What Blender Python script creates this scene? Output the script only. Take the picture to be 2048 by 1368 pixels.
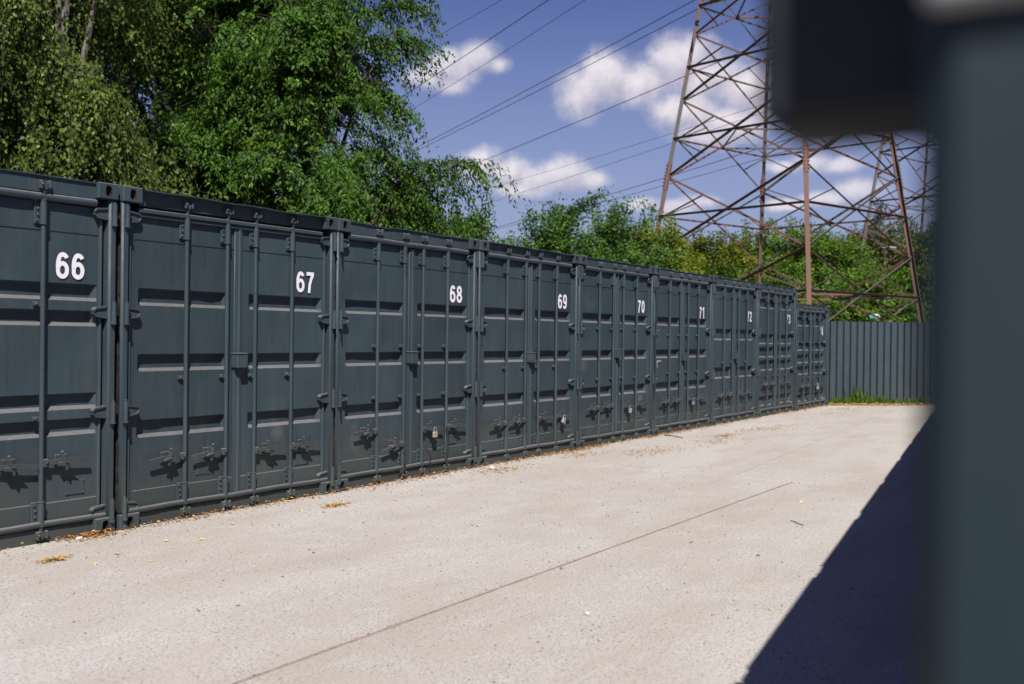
import bpy, bmesh, math, random
import numpy as np
from mathutils import Vector, Matrix, Euler

rad = math.radians
scene = bpy.context.scene
col = scene.collection
for o in list(bpy.data.objects):
    bpy.data.objects.remove(o)

# ------------------------------------------------------------------ camera
CAM = Vector((0.0, -6.7218, 1.4879))
HEAD, PITCH, ROLL = 0.54538, -0.0045010, 0.0120996
fw = Vector((math.cos(HEAD) * math.cos(PITCH), math.sin(HEAD) * math.cos(PITCH), math.sin(PITCH)))
rt = Vector((math.sin(HEAD), -math.cos(HEAD), 0))
up = rt.cross(fw)
rt2 = rt * math.cos(ROLL) + up * math.sin(ROLL)
up2 = -rt * math.sin(ROLL) + up * math.cos(ROLL)
cam_data = bpy.data.cameras.new('camera')
cam = bpy.data.objects.new('camera', cam_data)
col.objects.link(cam)
M = Matrix((rt2, up2, -fw)).transposed().to_4x4()
M.translation = CAM
cam.matrix_world = M
cam_data.sensor_width = 36
cam_data.lens = 2165.7 / 2048 * 36
cam_data.clip_start = 0.02
cam_data.clip_end = 3000
cam_data.dof.use_dof = True
cam_data.dof.focus_distance = 10.0
cam_data.dof.aperture_fstop = 2.5
scene.camera = cam

# ------------------------------------------------------------------ world, sun, exposure
SUN_EL = rad(50)
SUN_AZ = rad(51)          # from the door fronts' normal towards the left of the row
to_sun = Vector((-math.sin(SUN_AZ) * math.cos(SUN_EL), -math.cos(SUN_AZ) * math.cos(SUN_EL), math.sin(SUN_EL)))

SKY_STRENGTH = 0.05
SKY_TINT = (.60, .585, .93)
CLOUD_LIT = (9.8, 9.3, 9.9)
CLOUD_DARK = (6.2, 5.9, 7.1)
CLOUD_MAX = (.88, 1.0, .92, .8, .65, .95)

world = bpy.data.worlds.new('World')
scene.world = world
world.use_nodes = True
wt = world.node_tree
wt.nodes.clear()


def nd(t, typ, **kw):
    n = t.nodes.new(typ)
    for k, v in kw.items():
        if k == 'ins':
            for i, x in v.items():
                n.inputs[i].default_value = x
        else:
            setattr(n, k, v)
    return n


def mth(t, op, a, b=None, c=None, clamp=False):
    n = t.nodes.new('ShaderNodeMath')
    n.operation = op
    n.use_clamp = clamp
    for i, x in enumerate((a, b, c)):
        if x is None:
            continue
        if isinstance(x, (int, float)):
            n.inputs[i].default_value = x
        else:
            t.links.new(x, n.inputs[i])
    return n.outputs[0]


def smooth(t, x, lo, hi, a=0.0, b=1.0):
    n = t.nodes.new('ShaderNodeMapRange')
    n.interpolation_type = 'SMOOTHSTEP'
    t.links.new(x, n.inputs[0])
    n.inputs[1].default_value = lo
    n.inputs[2].default_value = hi
    n.inputs[3].default_value = a
    n.inputs[4].default_value = b
    return n.outputs[0]


def mixc(t, f, a, b, blend='MIX'):
    n = t.nodes.new('ShaderNodeMix')
    n.data_type = 'RGBA'
    n.blend_type = blend
    for s, x in ((0, f), (6, a), (7, b)):
        if isinstance(x, (int, float)):
            n.inputs[s].default_value = x
        elif isinstance(x, tuple):
            n.inputs[s].default_value = x if len(x) == 4 else x + (1,)
        else:
            t.links.new(x, n.inputs[s])
    return n.outputs[2]


# clouds: each one a soft-edged cluster of blobs over azimuth/elevation (degrees)
rng = random.Random(5)
clouds = [
    [(35.9, 13.35, 1.2, .62), (34.6, 13.9, 1.5, .95), (33.1, 14.4, 1.3, .75), (34.6, 13.0, .9, .55), (32.2, 14.1, .8, .5)],
    [(27.6, 12.7, 1.3, 1.1), (26.4, 13.6, 1.3, 1.25), (24.6, 13.2, 1.7, 1.1), (22.6, 14.2, 1.6, 1.25), (21.2, 13.4, 1.9, 1.25),
     (19.4, 12.8, 1.8, 1.1), (22.2, 11.9, 1.7, .9), (20.0, 11.1, 1.8, 1.0), (21.4, 10.6, 1.5, .7), (18.0, 12.0, 1.3, .8)],
    [(32.9, 9.0, 1.25, .9), (31.6, 8.7, 1.4, .85), (30.3, 8.3, 1.3, .75), (28.6, 8.6, 1.45, .85), (27.4, 8.3, 1.1, .6), (31.0, 7.8, 1.5, .5)],
    [(15.9, 9.0, 1.1, .48), (14.7, 8.8, 1.1, .42), (17.2, 8.8, 1.0, .35), (13.6, 7.6, 1.4, .6), (15.2, 7.2, 1.3, .45), (17.3, 6.9, 1.1, .35)],
    [(22.6, 6.8, 1.2, .42), (21.3, 7.1, 1.1, .42), (24.6, 7.0, .9, .35)],
]
for k in range(7):
    a = 70 + k * 46 + rng.uniform(-8, 8)
    a = (a + 180) % 360 - 180
    if 170 < abs(a):
        a = 160
    e = rng.uniform(9, 38)
    s = rng.uniform(1.3, 2.6)
    clouds.append([(a + rng.uniform(-2, 2) * s, e + rng.uniform(-.4, .6) * s, 1.3 * s, .8 * s) for j in range(4)])

tc = nd(wt, 'ShaderNodeTexCoord')
sep = nd(wt, 'ShaderNodeSeparateXYZ')
wt.links.new(tc.outputs['Generated'], sep.inputs[0])
az = mth(wt, 'MULTIPLY', mth(wt, 'ARCTAN2', sep.outputs[1], sep.outputs[0]), 180 / math.pi)
el = mth(wt, 'MULTIPLY', mth(wt, 'ARCSINE', sep.outputs[2]), 180 / math.pi)
cmb = nd(wt, 'ShaderNodeCombineXYZ')
wt.links.new(az, cmb.inputs[0])
wt.links.new(el, cmb.inputs[1])
sky = nd(wt, 'ShaderNodeTexSky', sky_type='NISHITA')
sky.sun_disc = False
sky.sun_elevation = SUN_EL
sky.sun_rotation = math.atan2(to_sun.x, to_sun.y)
sky.altitude = 100
sky.air_density = 1.0
sky.dust_density = 1.1
sky.ozone_density = 2.0
tint = mixc(wt, 1.0, sky.outputs[0], SKY_TINT, 'MULTIPLY')
tint = mixc(wt, smooth(wt, el, 2, 20, .72, 0), tint, (4.2, 4.95, 7.2))      # paler air towards the horizon, all round


def field(vec, blobs):
    prev = None
    for (a, e, ra, re_) in blobs:
        s = nd(wt, 'ShaderNodeVectorMath', operation='MULTIPLY_ADD')
        wt.links.new(vec, s.inputs[0])
        s.inputs[1].default_value = (1 / ra, 1 / re_, 0)
        s.inputs[2].default_value = (-a / ra, -e / re_, 0)
        l = nd(wt, 'ShaderNodeVectorMath', operation='LENGTH')
        wt.links.new(s.outputs[0], l.inputs[0])
        if prev is None:
            prev = l.outputs['Value']
        else:
            mn = nd(wt, 'ShaderNodeMath', operation='SMOOTH_MIN')
            wt.links.new(prev, mn.inputs[0])
            wt.links.new(l.outputs['Value'], mn.inputs[1])
            mn.inputs[2].default_value = .3
            prev = mn.outputs[0]
    return prev


def cnoise(scale, detail, rough, off):
    mp = nd(wt, 'ShaderNodeVectorMath', operation='ADD')
    wt.links.new(tc.outputs['Generated'], mp.inputs[0])
    mp.inputs[1].default_value = off
    n = nd(wt, 'ShaderNodeTexNoise', ins={'Scale': scale, 'Detail': detail, 'Roughness': rough})
    wt.links.new(mp.outputs[0], n.inputs['Vector'])
    return n.outputs[0]


bg = nd(wt, 'ShaderNodeBackground', ins={1: SKY_STRENGTH})
wt.links.new(tint, bg.inputs[0])
last = bg.outputs[0]
for ci, blobs in enumerate(clouds):
    gr = (1.2, 1.34, 1.28, 1.25, 1.25)[ci] if ci < 5 else 1.1
    blobs = [(a, e, ra * gr, re_ * gr) for (a, e, ra, re_) in blobs]
    off = (ci * .37, 0, 0)
    a0 = min(b[0] - b[2] * 1.7 for b in blobs)
    a1 = max(b[0] + b[2] * 1.7 for b in blobs)
    e0 = min(b[1] - b[3] * 1.7 for b in blobs)
    e1 = max(b[1] + b[3] * 1.7 for b in blobs)
    inside = mth(wt, 'MULTIPLY', mth(wt, 'COMPARE', az, (a0 + a1) / 2, (a1 - a0) / 2), mth(wt, 'COMPARE', el, (e0 + e1) / 2, (e1 - e0) / 2))
    n1 = cnoise(27, 7, .62, off)
    n2 = cnoise(27, 5, .56, (off[0] - .006, .003, .011))
    f1 = field(cmb.outputs[0], blobs)
    shv = nd(wt, 'ShaderNodeVectorMath', operation='ADD')
    wt.links.new(cmb.outputs[0], shv.inputs[0])
    shv.inputs[1].default_value = (.2, .55, 0)
    f2 = field(shv.outputs[0], blobs)
    dens = mth(wt, 'ADD', mth(wt, 'SUBTRACT', 1.1, f1), mth(wt, 'MULTIPLY', mth(wt, 'SUBTRACT', n1, .5), 1.3))
    cover = smooth(wt, dens, -.04, .80, 0, CLOUD_MAX[min(ci, len(CLOUD_MAX) - 1)])
    lit = mth(wt, 'ADD', mth(wt, 'MULTIPLY', mth(wt, 'SUBTRACT', f2, f1), .55), mth(wt, 'MULTIPLY', mth(wt, 'SUBTRACT', n1, n2), 1.5))
    lit = smooth(wt, lit, -.4, .55)
    white = mixc(wt, lit, CLOUD_DARK, CLOUD_LIT)
    cb_ = nd(wt, 'ShaderNodeBackground', ins={1: SKY_STRENGTH})
    wt.links.new(mixc(wt, cover, tint, white), cb_.inputs[0])
    mx = nd(wt, 'ShaderNodeMixShader')
    wt.links.new(inside, mx.inputs[0])
    wt.links.new(last, mx.inputs[1])
    wt.links.new(cb_.outputs[0], mx.inputs[2])
    last = mx.outputs[0]
wo = nd(wt, 'ShaderNodeOutputWorld')
wt.links.new(last, wo.inputs[0])

sun_d = bpy.data.lights.new('sun', 'SUN')
sun_d.energy = 5.0
sun_d.angle = rad(.5)
sun_d.color = (1.0, .955, .91)
sun = bpy.data.objects.new('sun', sun_d)
sun.rotation_euler = (-to_sun).to_track_quat('-Z', 'Y').to_euler()
sun.location = (-20, -20, 30)
col.objects.link(sun)

scene.view_settings.view_transform = 'Standard'
scene.view_settings.look = 'None'
scene.view_settings.gamma = 1
scene.view_settings.exposure = 0.8
scene.view_settings.use_curve_mapping = False
scene.render.engine = 'CYCLES'
scene.cycles.max_bounces = 4
scene.cycles.diffuse_bounces = 2
scene.cycles.glossy_bounces = 2
scene.cycles.transmission_bounces = 2
scene.cycles.transparent_max_bounces = 4
scene.cycles.use_denoising = True

# ------------------------------------------------------------------ materials


def new_mat(name):
    m = bpy.data.materials.new(name)
    m.use_nodes = True
    t = m.node_tree
    t.nodes.clear()
    out = nd(t, 'ShaderNodeOutputMaterial')
    b = nd(t, 'ShaderNodeBsdfPrincipled')
    t.links.new(b.outputs[0], out.inputs[0])
    return m, t, b


def noise(t, vec, scale, detail=3, rough=.55, dim=None):
    n = nd(t, 'ShaderNodeTexNoise', ins={'Scale': scale, 'Detail': detail, 'Roughness': rough})
    if vec is not None:
        t.links.new(vec, n.inputs['Vector'])
    return n.outputs[0]


def bump(t, b, h, strength=.2, dist=.01):
    n = nd(t, 'ShaderNodeBump', ins={'Strength': strength, 'Distance': dist})
    t.links.new(h, n.inputs['Height'])
    t.links.new(n.outputs[0], b.inputs['Normal'])


def paint_mat(name, c, rough=.5, worn=.6, rust=.7, dust=.42, scuffs=()):
    """painted steel with faded patches, dust, scuffs and a little rust"""
    m, t, b = new_mat(name)
    g = nd(t, 'ShaderNodeNewGeometry').outputs['Position']
    st = nd(t, 'ShaderNodeMapping', ins={'Scale': (1, 1, .18)})
    t.links.new(g, st.inputs[0])
    n1 = noise(t, g, 1.7, 4, .6)
    n2 = noise(t, st.outputs[0], 9, 4, .6)
    n3 = noise(t, g, 34, 5, .7)
    n4 = noise(t, g, 5.5, 5, .7)
    c2 = tuple(x * 1.16 for x in c)
    cc = mixc(t, smooth(t, n1, .35, .68), c, c2)
    cc = mixc(t, smooth(t, n2, .52, .75, 0, dust), cc, (.058, .062, .058))
    sv = nd(t, 'ShaderNodeMapping', ins={'Scale': (1, 1, .045)})
    t.links.new(g, sv.inputs[0])
    n5 = noise(t, sv.outputs[0], 26, 3, .6)
    cc = mixc(t, smooth(t, n5, .56, .72, 0, dust * .9), cc, (.050, .054, .050))
    cc = mixc(t, smooth(t, n5, .46, .32, 0, dust * .8), cc, tuple(x * .72 for x in c))
    gp = nd(t, 'ShaderNodeSeparateXYZ')
    t.links.new(g, gp.inputs[0])
    splash = mth(t, 'MULTIPLY', smooth(t, mth(t, 'ADD', gp.outputs[2], mth(t, 'MULTIPLY', mth(t, 'SUBTRACT', n4, .5), 1.4)), .75, .0), dust * 1.4)
    cc = mixc(t, splash, cc, (.052, .055, .045))
    cc = mixc(t, mth(t, 'MULTIPLY', smooth(t, n3, .70, .76), worn), cc, (.11, .11, .11))
    rr = mth(t, 'MULTIPLY', smooth(t, n4, .66, .74), smooth(t, n3, .5, .62))
    cc = mixc(t, mth(t, 'MULTIPLY', rr, rust), cc, (.10, .055, .035))
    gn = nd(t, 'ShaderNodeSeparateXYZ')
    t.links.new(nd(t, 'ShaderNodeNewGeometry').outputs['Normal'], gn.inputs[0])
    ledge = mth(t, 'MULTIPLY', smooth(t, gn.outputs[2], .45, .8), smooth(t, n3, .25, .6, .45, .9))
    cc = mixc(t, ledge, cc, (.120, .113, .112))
    for (px, py, pz, rx, rz, am, sc) in scuffs:
        vm = nd(t, 'ShaderNodeVectorMath', operation='MULTIPLY_ADD')
        t.links.new(g, vm.inputs[0])
        vm.inputs[1].default_value = (1 / rx, 0, 1 / rz)
        vm.inputs[2].default_value = (-px / rx, 0, -pz / rz)
        ln = nd(t, 'ShaderNodeVectorMath', operation='LENGTH')
        t.links.new(vm.outputs[0], ln.inputs[0])
        k = smooth(t, mth(t, 'ADD', ln.outputs['Value'], mth(t, 'MULTIPLY', mth(t, 'SUBTRACT', n3, .5), 2.2)), .4, 1.0, am, 0)
        cc = mixc(t, k, cc, sc)
    oi = nd(t, 'ShaderNodeObjectInfo')
    v = smooth(t, oi.outputs['Random'], 0, 1, .92, 1.08)
    hs = nd(t, 'ShaderNodeHueSaturation')
    t.links.new(v, hs.inputs['Value'])
    t.links.new(cc, hs.inputs['Color'])
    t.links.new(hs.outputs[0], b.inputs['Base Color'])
    t.links.new(smooth(t, n4, .2, .8, rough - .08, rough + .16), b.inputs['Roughness'])
    b.inputs['Specular IOR Level'].default_value = .2
    bump(t, b, n3, .12, .004)
    return m


SLATE = (.0265, .0405, .0490)
SCUFFS = [(6.665, 0, .42, .035, .14, .75, (.16, .155, .15)), (7.16, 0, .63, .10, .10, .4, (.10, .10, .095)), (6.66, 0, .2, .05, .06, .45, (.10, .10, .10)),
          (8.24, 0, .50, .10, .20, .32, (.085, .09, .085)), (8.95, 0, .30, .10, .05, .4, (.11, .11, .11)), (13.0, 0, .76, .09, .05, .6, (.12, .12, .12)),
          (13.05, 0, 1.12, .16, .10, .35, (.085, .09, .09)), (14.9, 0, .6, .08, .07, .5, (.12, .12, .13)), (19.5, 0, .6, .05, .25, .35, (.10, .10, .10)), (9.0, 0, .42, .03, .2, .4, (.11, .11, .11))]
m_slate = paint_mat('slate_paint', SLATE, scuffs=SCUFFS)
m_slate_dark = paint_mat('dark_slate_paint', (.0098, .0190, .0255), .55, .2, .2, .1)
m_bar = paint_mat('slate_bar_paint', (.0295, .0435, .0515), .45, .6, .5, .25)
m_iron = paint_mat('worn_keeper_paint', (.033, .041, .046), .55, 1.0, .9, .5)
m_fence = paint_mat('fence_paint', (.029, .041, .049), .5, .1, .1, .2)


def plain_mat(name, c, rough=.6, spec=.4, metal=0, var=0.0, scale=20):
    m, t, b = new_mat(name)
    if var:
        g = nd(t, 'ShaderNodeNewGeometry').outputs['Position']
        n = noise(t, g, scale, 4, .65)
        cc = mixc(t, smooth(t, n, .3, .7), tuple(x * (1 - var) for x in c), tuple(min(1, x * (1 + var)) for x in c))
        t.links.new(cc, b.inputs['Base Color'])
        bump(t, b, n, .25, .003)
    else:
        b.inputs['Base Color'].default_value = c + (1,)
    b.inputs['Roughness'].default_value = rough
    b.inputs['Metallic'].default_value = metal
    b.inputs['Specular IOR Level'].default_value = spec
    return m


m_white = plain_mat('white_numeral', (.62, .60, .63), .55, .3, 0, .06, 60)
m_dark = plain_mat('dark_gap', (.012, .012, .013), .9, .1)
m_rust = plain_mat('rusty_steel', (.022, .014, .010), .85, .15, 0, .5, 40)
m_rustpaint = plain_mat('rust_streaked_post', (.020, .018, .017), .75, .15, 0, .6, 18)
m_brass = plain_mat('padlock_brass', (.24, .20, .14), .6, .25, .1, .2, 80)
m_steel = plain_mat('padlock_steel', (.20, .20, .21), .6, .25, .1, .2, 80)
m_blue = plain_mat('padlock_violet', (.11, .11, .20), .6, .25, .1, .2, 80)
m_rubber = plain_mat('black_cable', (.015, .015, .016), .6, .3)
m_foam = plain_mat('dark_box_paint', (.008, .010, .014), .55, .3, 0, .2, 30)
m_galv = plain_mat('pale_galvanised', (.22, .225, .225), .5, .4, .1, .2, 50)
m_chalk = plain_mat('chalk_mark', (.45, .45, .42), .9, .1)


def concrete_mat():
    m, t, b = new_mat('weathered_concrete')
    g = nd(t, 'ShaderNodeNewGeometry').outputs['Position']
    st = nd(t, 'ShaderNodeMapping', ins={'Scale': (.35, 1, 1), 'Rotation': (0, 0, .04)})
    t.links.new(g, st.inputs[0])
    big = noise(t, st.outputs[0], .75, 4, .55)
    mid = noise(t, g, 3.2, 5, .65)
    fine = noise(t, g, 30, 5, .75)
    spk = noise(t, g, 74, 2, .5)
    spk2 = noise(t, g, 36, 2, .45)
    cc = mixc(t, smooth(t, big, .36, .66), (.3627, .3381, .3096), (.3119, .2794, .2433))
    cc = mixc(t, smooth(t, mid, .40, .70, 0, .5), cc, (.3981, .3873, .3646))
    cc = mixc(t, smooth(t, fine, .38, .68, 0, .5), cc, (.2495, .2274, .2026))
    wear = noise(t, st.outputs[0], 1.9, 5, .62)
    cc = mixc(t, smooth(t, wear, .47, .70, 0, .7), cc, (.2863, .2542, .2193))
    amt = smooth(t, mid, .30, .60, .35, 1)
    cc = mixc(t, mth(t, 'MULTIPLY', smooth(t, spk, .56, .63), mth(t, 'MULTIPLY', amt, .75)), cc, (.1200, .1097, .0994))
    cc = mixc(t, mth(t, 'MULTIPLY', smooth(t, spk2, .655, .71), mth(t, 'MULTIPLY', amt, .75)), cc, (.0959, .0882, .0805))
    t.links.new(cc, b.inputs['Base Color'])
    b.inputs['Roughness'].default_value = .9
    b.inputs['Specular IOR Level'].default_value = .15
    h = mth(t, 'ADD', mth(t, 'MULTIPLY', fine, .8), mth(t, 'MULTIPLY', spk, -.4))
    bump(t, b, h, .6, .008)
    return m


m_conc = concrete_mat()
m_joint = plain_mat('joint_filler', (.20, .155, .135), .95, .1, 0, .3, 30)
m_ground = plain_mat('rough_ground', (.10, .10, .045), .95, .1, 0, .4, 2)


def leaf_mat(name, c1, c2, c3, trans=.38, rough=.5):
    m, t, b = new_mat(name)
    at = nd(t, 'ShaderNodeAttribute', attribute_name='tint')
    f = at.outputs['Fac']
    cc = mixc(t, smooth(t, f, .0, .6), c1, c2)
    cc = mixc(t, smooth(t, f, .72, 1.0), cc, c3)
    t.links.new(cc, b.inputs['Base Color'])
    b.inputs['Roughness'].default_value = rough
    b.inputs['Specular IOR Level'].default_value = .16
    tr = nd(t, 'ShaderNodeBsdfTranslucent')
    tc2 = mixc(t, 1.0, cc, (1.25, 1.2, .5), 'MULTIPLY')
    t.links.new(tc2, tr.inputs[0])
    mx = nd(t, 'ShaderNodeMixShader', ins={0: trans})
    t.links.new(b.outputs[0], mx.inputs[1])
    t.links.new(tr.outputs[0], mx.inputs[2])
    t.links.new(mx.outputs[0], [n for n in t.nodes if n.type == 'OUTPUT_MATERIAL'][0].inputs[0])
    return m


m_birch = leaf_mat('birch_leaf', (.032, .056, .009), (.078, .118, .015), (.19, .21, .045), 0.27)
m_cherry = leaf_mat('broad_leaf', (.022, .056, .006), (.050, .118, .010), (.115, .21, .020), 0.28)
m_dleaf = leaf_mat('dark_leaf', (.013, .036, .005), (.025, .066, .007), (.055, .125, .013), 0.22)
m_bush = leaf_mat('bush_leaf', (.034, .078, .015), (.066, .138, .022), (.13, .21, .036), 0.32)
m_yellow = leaf_mat('yellow_green_leaf', (.085, .118, .011), (.155, .19, .017), (.26, .25, .028), 0.36)
m_mid = leaf_mat('mid_green_leaf', (.052, .108, .012), (.095, .172, .018), (.16, .23, .03), 0.36)
m_willow = leaf_mat('willow_leaf', (.10, .135, .06), (.15, .19, .09), (.21, .24, .13), 0.36)
m_grass = leaf_mat('grass_blade', (.05, .10, .015), (.08, .16, .02), (.20, .22, .06))
m_litter = leaf_mat('dry_leaf', (.16, .07, .035), (.34, .17, .06), (.50, .36, .13), .15, .7)
m_straw = leaf_mat('dry_straw', (.22, .12, .04), (.40, .24, .075), (.50, .36, .14), 0.1)
m_yleaf = plain_mat('fallen_yellow_leaf', (.55, .38, .07), .6, .3, 0, .25, 90)
m_bark = plain_mat('dark_bark', (.055, .047, .036), .9, .15, 0, .4, 12)
m_birchbark = plain_mat('birch_bark', (.11, .10, .085), .8, .2, 0, .55, 9)


def rust_mat(name, lo, hi):
    m, t, b = new_mat(name)
    g = nd(t, 'ShaderNodeNewGeometry').outputs['Position']
    oi = nd(t, 'ShaderNodeObjectInfo').outputs['Random']
    n = noise(t, g, .9, 4, .6)
    n2 = noise(t, g, 14, 4, .7)
    f = smooth(t, mth(t, 'ADD', mth(t, 'MULTIPLY', oi, .5), mth(t, 'ADD', mth(t, 'MULTIPLY', n, .8), mth(t, 'MULTIPLY', n2, .4))), .62, 1.05)
    t.links.new(mixc(t, f, lo, hi), b.inputs['Base Color'])
    b.inputs['Roughness'].default_value = .75
    b.inputs['Specular IOR Level'].default_value = .25
    bump(t, b, n2, .3, .01)
    return m


m_tower = rust_mat('rusting_tower_steel', (.082, .077, .066), (.125, .064, .049))

# ------------------------------------------------------------------ mesh helpers


class MB:
    def __init__(s):
        s.v, s.f = [], []

    def add(s, vs, fs):
        o = len(s.v)
        s.v += [tuple(v) for v in vs]
        s.f += [tuple(i + o for i in f) for f in fs]
        return s

    def box(s, x0, x1, y0, y1, z0, z1, ch=.003):
        c = Vector(((x0 + x1) / 2, (y0 + y1) / 2, (z0 + z1) / 2))
        h = Vector(((x1 - x0) / 2, (y1 - y0) / 2, (z1 - z0) / 2))
        ch = min(ch, h.x * .8, h.y * .8, h.z * .8)
        if ch <= 0:
            vs = [(c.x + a * h.x, c.y + b * h.y, c.z + d * h.z) for a in (-1, 1) for b in (-1, 1) for d in (-1, 1)]
            fs = [(0, 1, 3, 2), (4, 6, 7, 5), (0, 4, 5, 1), (2, 3, 7, 6), (0, 2, 6, 4), (1, 5, 7, 3)]
            return s.add(vs, fs)
        vs, idx = [], {}
        for a in (-1, 1):
            for b in (-1, 1):
                for d in (-1, 1):
                    for k in range(3):
                        e = [h.x - ch, h.y - ch, h.z - ch]
                        e[k] = h[k]
                        idx[a, b, d, k] = len(vs)
                        vs.append((c.x + a * e[0], c.y + b * e[1], c.z + d * e[2]))
        fs = []
        for k in range(3):
            i, j = (k + 1) % 3, (k + 2) % 3
            for sg in (-1, 1):
                q = []
                for (p, r) in ((-1, -1), (1, -1), (1, 1), (-1, 1)):
                    sgn = [0, 0, 0]
                    sgn[k], sgn[i], sgn[j] = sg, p, r
                    q.append(idx[tuple(sgn) + (k,)])
                fs.append(q)
            for p in (-1, 1):
                for r in (-1, 1):
                    q = []
                    for (sg, kk) in ((-1, i), (1, i), (1, j), (-1, j)):
                        sgn = [0, 0, 0]
                        sgn[k], sgn[i], sgn[j] = sg, p, r
                        q.append(idx[tuple(sgn) + (kk,)])
                    fs.append(q)
        for a in (-1, 1):
            for b in (-1, 1):
                for d in (-1, 1):
                    fs.append([idx[a, b, d, k] for k in range(3)])
        out = []
        for q in fs:
            P = [Vector(vs[i]) for i in q]
            n = (P[1] - P[0]).cross(P[2] - P[0])
            m = sum(P, Vector()) / len(P)
            out.append(q if n.dot(m - c) >= 0 else q[::-1])
        return s.add(vs, out)

    def prism(s, poly, y0, y1):
        """polygon in xz extruded along y"""
        n = len(poly)
        vs = [(x, y0, z) for x, z in poly] + [(x, y1, z) for x, z in poly]
        fs = [tuple(range(n)), tuple(range(2 * n - 1, n - 1, -1))]
        fs += [(i, i + n, (i + 1) % n + n, (i + 1) % n) for i in range(n)]
        return s.add(vs, fs)

    def tube(s, pts, r, n=8, caps=True):
        pts = [Vector(p) for p in pts]
        rs = r if isinstance(r, (list, tuple)) else [r] * len(pts)
        vs, fs = [], []
        ref = None
        for i, p in enumerate(pts):
            d = (pts[min(i + 1, len(pts) - 1)] - pts[max(i - 1, 0)])
            if d.length < 1e-9:
                d = Vector((0, 0, 1))
            d.normalize()
            if ref is None:
                ref = Vector((1, 0, 0)) if abs(d.x) < .8 else Vector((0, 1, 0))
            a = (ref - d * ref.dot(d)).normalized()
            ref = a
            b = d.cross(a)
            for k in range(n):
                t = 2 * math.pi * k / n
                vs.append(p + (a * math.cos(t) + b * math.sin(t)) * rs[i])
        for i in range(len(pts) - 1):
            for k in range(n):
                k2 = (k + 1) % n
                fs.append((i * n + k, i * n + k2, (i + 1) * n + k2, (i + 1) * n + k))
        if caps:
            fs.append(tuple(range(n))[::-1])
            fs.append(tuple((len(pts) - 1) * n + k for k in range(n)))
        return s.add(vs, fs)

    def ball(s, c, r, n=8, m=5):
        pts = [(c[0], c[1], c[2] - r * math.cos(math.pi * i / m)) for i in range(m + 1)]
        return s.tube(pts, [max(r * math.sin(math.pi * i / m), r * .02) for i in range(m + 1)], n)

    def mirror(s, w):
        s.v = [(w - x, y, z) for x, y, z in s.v]
        s.f = [f[::-1] for f in s.f]
        return s

    def mesh(s, name, mat=None, sharp=32, smoothit=True):
        me = bpy.data.meshes.new(name)
        me.from_pydata(s.v, [], s.f)
        if smoothit:
            me.shade_smooth()
            me.set_sharp_from_angle(angle=rad(sharp))
        if mat:
            me.materials.append(mat)
        me.update()
        return me


def obj(name, me, parent=None, loc=(0, 0, 0), rot=(0, 0, 0), scale=None):
    o = bpy.data.objects.new(name, me)
    col.objects.link(o)
    o.location = loc
    o.rotation_euler = rot
    if scale:
        o.scale = scale
    if parent is not None:
        o.parent = parent
    return o


def tag(o, label=None, cat=None, group=None, kind=None):
    if label:
        o['label'] = label
    if cat:
        o['category'] = cat
    if group:
        o['group'] = group
    if kind:
        o['kind'] = kind
    return o


_cache = {}


def cached(key, fn):
    if key not in _cache:
        _cache[key] = fn()
    return _cache[key]


# ------------------------------------------------------------------ ground
g = MB()
g.add([(-600, -600, -.03), (900, -600, -.03), (900, 900, -.03), (-600, 900, -.03)], [(0, 1, 2, 3)])
tag(obj('ground', g.mesh('ground', m_ground)), kind='structure')
yard = MB()
yard.add([(-14, -16, -.005), (31, -16, -.005), (31, 8, -.005), (-14, 8, -.012)], [(0, 1, 2, 3)])
yard_o = tag(obj('concrete_yard', yard.mesh('concrete_yard', m_joint)), kind='structure')


def jline(x):
    return -2.66 + .08 * (x - 11.4)


def slab(poly, gap=.017):
    mb = MB()
    n = len(poly)
    cx = sum(p[0] for p in poly) / n
    cy = sum(p[1] for p in poly) / n
    pi = [Vector((p[0], p[1], 0)) for p in poly]
    ins = []
    for i in range(n):
        a, b, c = pi[i - 1], pi[i], pi[(i + 1) % n]
        e1 = (b - a).normalized()
        e2 = (c - b).normalized()
        n1 = Vector((-e1.y, e1.x, 0))
        n2 = Vector((-e2.y, e2.x, 0))
        k = (n1 + n2) / (1 + n1.dot(n2))
        ins.append((b + k * gap, b + k * (gap + .003)))
    vs = [(o.x, o.y, -.1) for o, _ in ins] + [(o.x, o.y, -.003) for o, _ in ins] + [(t.x, t.y, 0) for _, t in ins]
    fs = [tuple(range(2 * n, 3 * n))]
    for k in (0, 1):
        fs += [(k * n + i, k * n + (i + 1) % n, (k + 1) * n + (i + 1) % n, (k + 1) * n + i) for i in range(n)]
    mb.add(vs, fs)
    obj('concrete_slab', mb.mesh('concrete_slab', m_conc, smoothit=False), yard_o)


FA = Vector((25.62, .22, 0))
FD = (Vector((27.42, -1.75, 0)) - Vector((25.76, .08, 0))).normalized()
Fq = FA + FD * 11
slab([(-14, -3.31), (11.3, -3.35), (11.3, 8), (-14, 8)])
slab([(-14, -16), (11.3, -16), (11.3, -3.35), (-14, -3.31)])
slab([(11.3, jline(11.3)), (24.6, jline(24.6)), (24.6, 8), (11.3, 8)], .006)
slab([(11.3, -16), (24.6, -16), (24.6, jline(24.6)), (11.3, jline(11.3))], .006)
slab([(24.6, -16), (31, -16), (31, 8), (24.6, 8)])

# ------------------------------------------------------------------ container kit
CW, CL = 2.438, 6.058
BARY = .036
DOORY = .070      # front of the door sheet behind the casting faces
_np = np.random.RandomState(11)


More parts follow.
